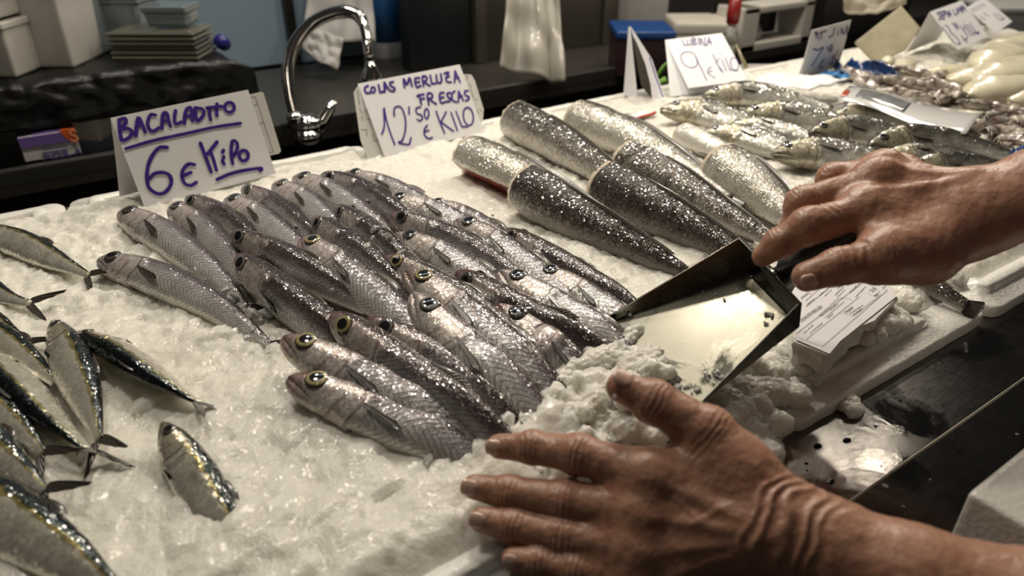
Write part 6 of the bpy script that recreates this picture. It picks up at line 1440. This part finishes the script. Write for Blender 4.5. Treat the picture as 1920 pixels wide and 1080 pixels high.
up(bmobj('leaf', tube_bm([PD(1226, 152, 1.6), PD(1240, 132, 1.6), PD(1256, 112, 1.62)], [.006, .016, .004], 10, flat=.25), GRN, None, True), k)
up(bmobj('stalk', tube_bm([PD(1228, 160, 1.6), PD(1248, 150, 1.6)], [.006, .009], 8), GRN, None, True), k)
for i, (px, py, w, h, lab) in enumerate(((1305, 96, 118, 32, 'lowest folded white sack behind the lubina card'), (1308, 64, 116, 28, 'middle folded white sack behind the lubina card'), (1310, 36, 114, 30, 'topmost folded white sack behind the lubina card'))):
    vs_ = []; c = P(1305, 98, ZT); c.z += .030 * i; kk = (c - Vector(CAMP)).dot(FWD) / FPX
    o = rbox('folded_sack', c, w * kk, .16, h * kk * .8, BAGW, None, -.02, None, .012)
    for v in o.data.vertices: v.co.z += .004 * noise.noise(v.co * 24 + Vector((i, 0, 0)))
    tag(o, lab, 'sack')
kn = empty('scale_knob', PD(1374, 40, 1.72), 'red plastic cap above the white crate', 'cap')
up(bmobj('cap', lathe_bm([(.014, 0), (.016, .02), (.015, .05), (.004, .056)], PD(1373, 44, 1.72), 18), RED, None, True), kn); up(bmobj('neck', lathe_bm([(.011, -.05), (.010, 0)], PD(1373, 44, 1.72), 18), MILK, None, True), kn)
# white crate with an opening
YK = P(1450, 92, ZT).y
cr = empty('open_crate', PY(1450, 85, YK), 'white plastic crate with a dark rectangular opening behind the lubina card', 'crate')
yk = YK; A_ = PY(1386, 98, yk); A_.z = ZT + .001; B_ = PY(1518, 66, yk); w_ = B_.x - A_.x; hh = PY(1386, 18, yk).z - A_.z; wk = simple('white_crate', (0.58, 0.55, 0.50), .4)
for nm, cx, cz, sx, sz in (('frame_bar', .5, .10, 1.0, .20), ('frame_bar', .5, .92, 1.0, .16), ('frame_bar', .10, .5, .22, 1.0), ('frame_bar', .93, .5, .14, 1.0)):
    up(bmobj(nm, box_bm((A_.x + w_ * cx, yk + .05, A_.z + hh * cz), w_ * sx, .10, hh * sz), wk, None, False, .005), cr)
up(bmobj('back_plate', box_bm((A_.x + w_ * .5, yk + .12, A_.z + hh * .5), w_, .01, hh), DARK), cr)
k = empty('paper_wad', PY(1425, 72, yk + .04), 'crumpled white paper wad inside the white crate opening', 'paper')
bm = bmesh.new(); bmesh.ops.create_icosphere(bm, subdivisions=3, radius=.026)
for v in bm.verts: v.co *= 1 + .25 * noise.noise(v.co * 60)
bmesh.ops.translate(bm, verts=bm.verts[:], vec=Vector((A_.x + w_ * .32, yk + .045, A_.z + hh * .20 + .024))); up(bmobj('wad', bm, MILK, None, True), k)
k = empty('sea_bass_tail', PD(1388, 112, 1.52), 'upright yellowish fish tail sticking up behind the lubina card', 'fish tail')
up(bmobj('stub', tube_bm([PD(1400, 128, 1.50), PD(1390, 108, 1.50), PD(1380, 84, 1.51)], [.008, .006, .003], 10, flat=.6), simple('fish_tail_skin', (0.34, 0.30, 0.18), .3, 0, .3, 60, coat=.5), None, True), k)
tag(rbox('grey_tray', PY(1460, 138, 1.07) + Vector((0, 0, 0)), .16, .10, .012, simple('grey_tray', (0.42, 0.40, 0.37), .4), None), 'flat grey tray lying behind the sea bass by the puntilla card', 'tray')
wbox('dark bin behind the white crate', 'bin', 'bin', 1590, 60, 2.0, 150, 80, .2, DARK, .01)
cloth('beige_cloth', [(1568, -40), (1640, -40), (1706, -40)], [(1590, 22), (1640, 30), (1700, 4)], 1.75, simple('beige_cloth', (0.40, 0.36, 0.28), .7, 0, .2, 12), 'beige cloth hanging over the stained board', 'cloth', .012, 3.0, folds=1)
gt = empty('grey_tub', P(1880, 60, .0), 'grey plastic tub rim behind the last price card', 'tub')
c = PD(1905, 66, 2.1); up(rbox('body', c, .26, .2, .085, simple('grey_plastic', (0.24, 0.24, 0.24), .4), None, .05, None, .012), gt); up(rbox('rim', c + Vector((0, 0, .078)), .28, .21, .012, simple('grey_plastic', (0.40, 0.40, 0.39), .4), None, 0, None, .004), gt)
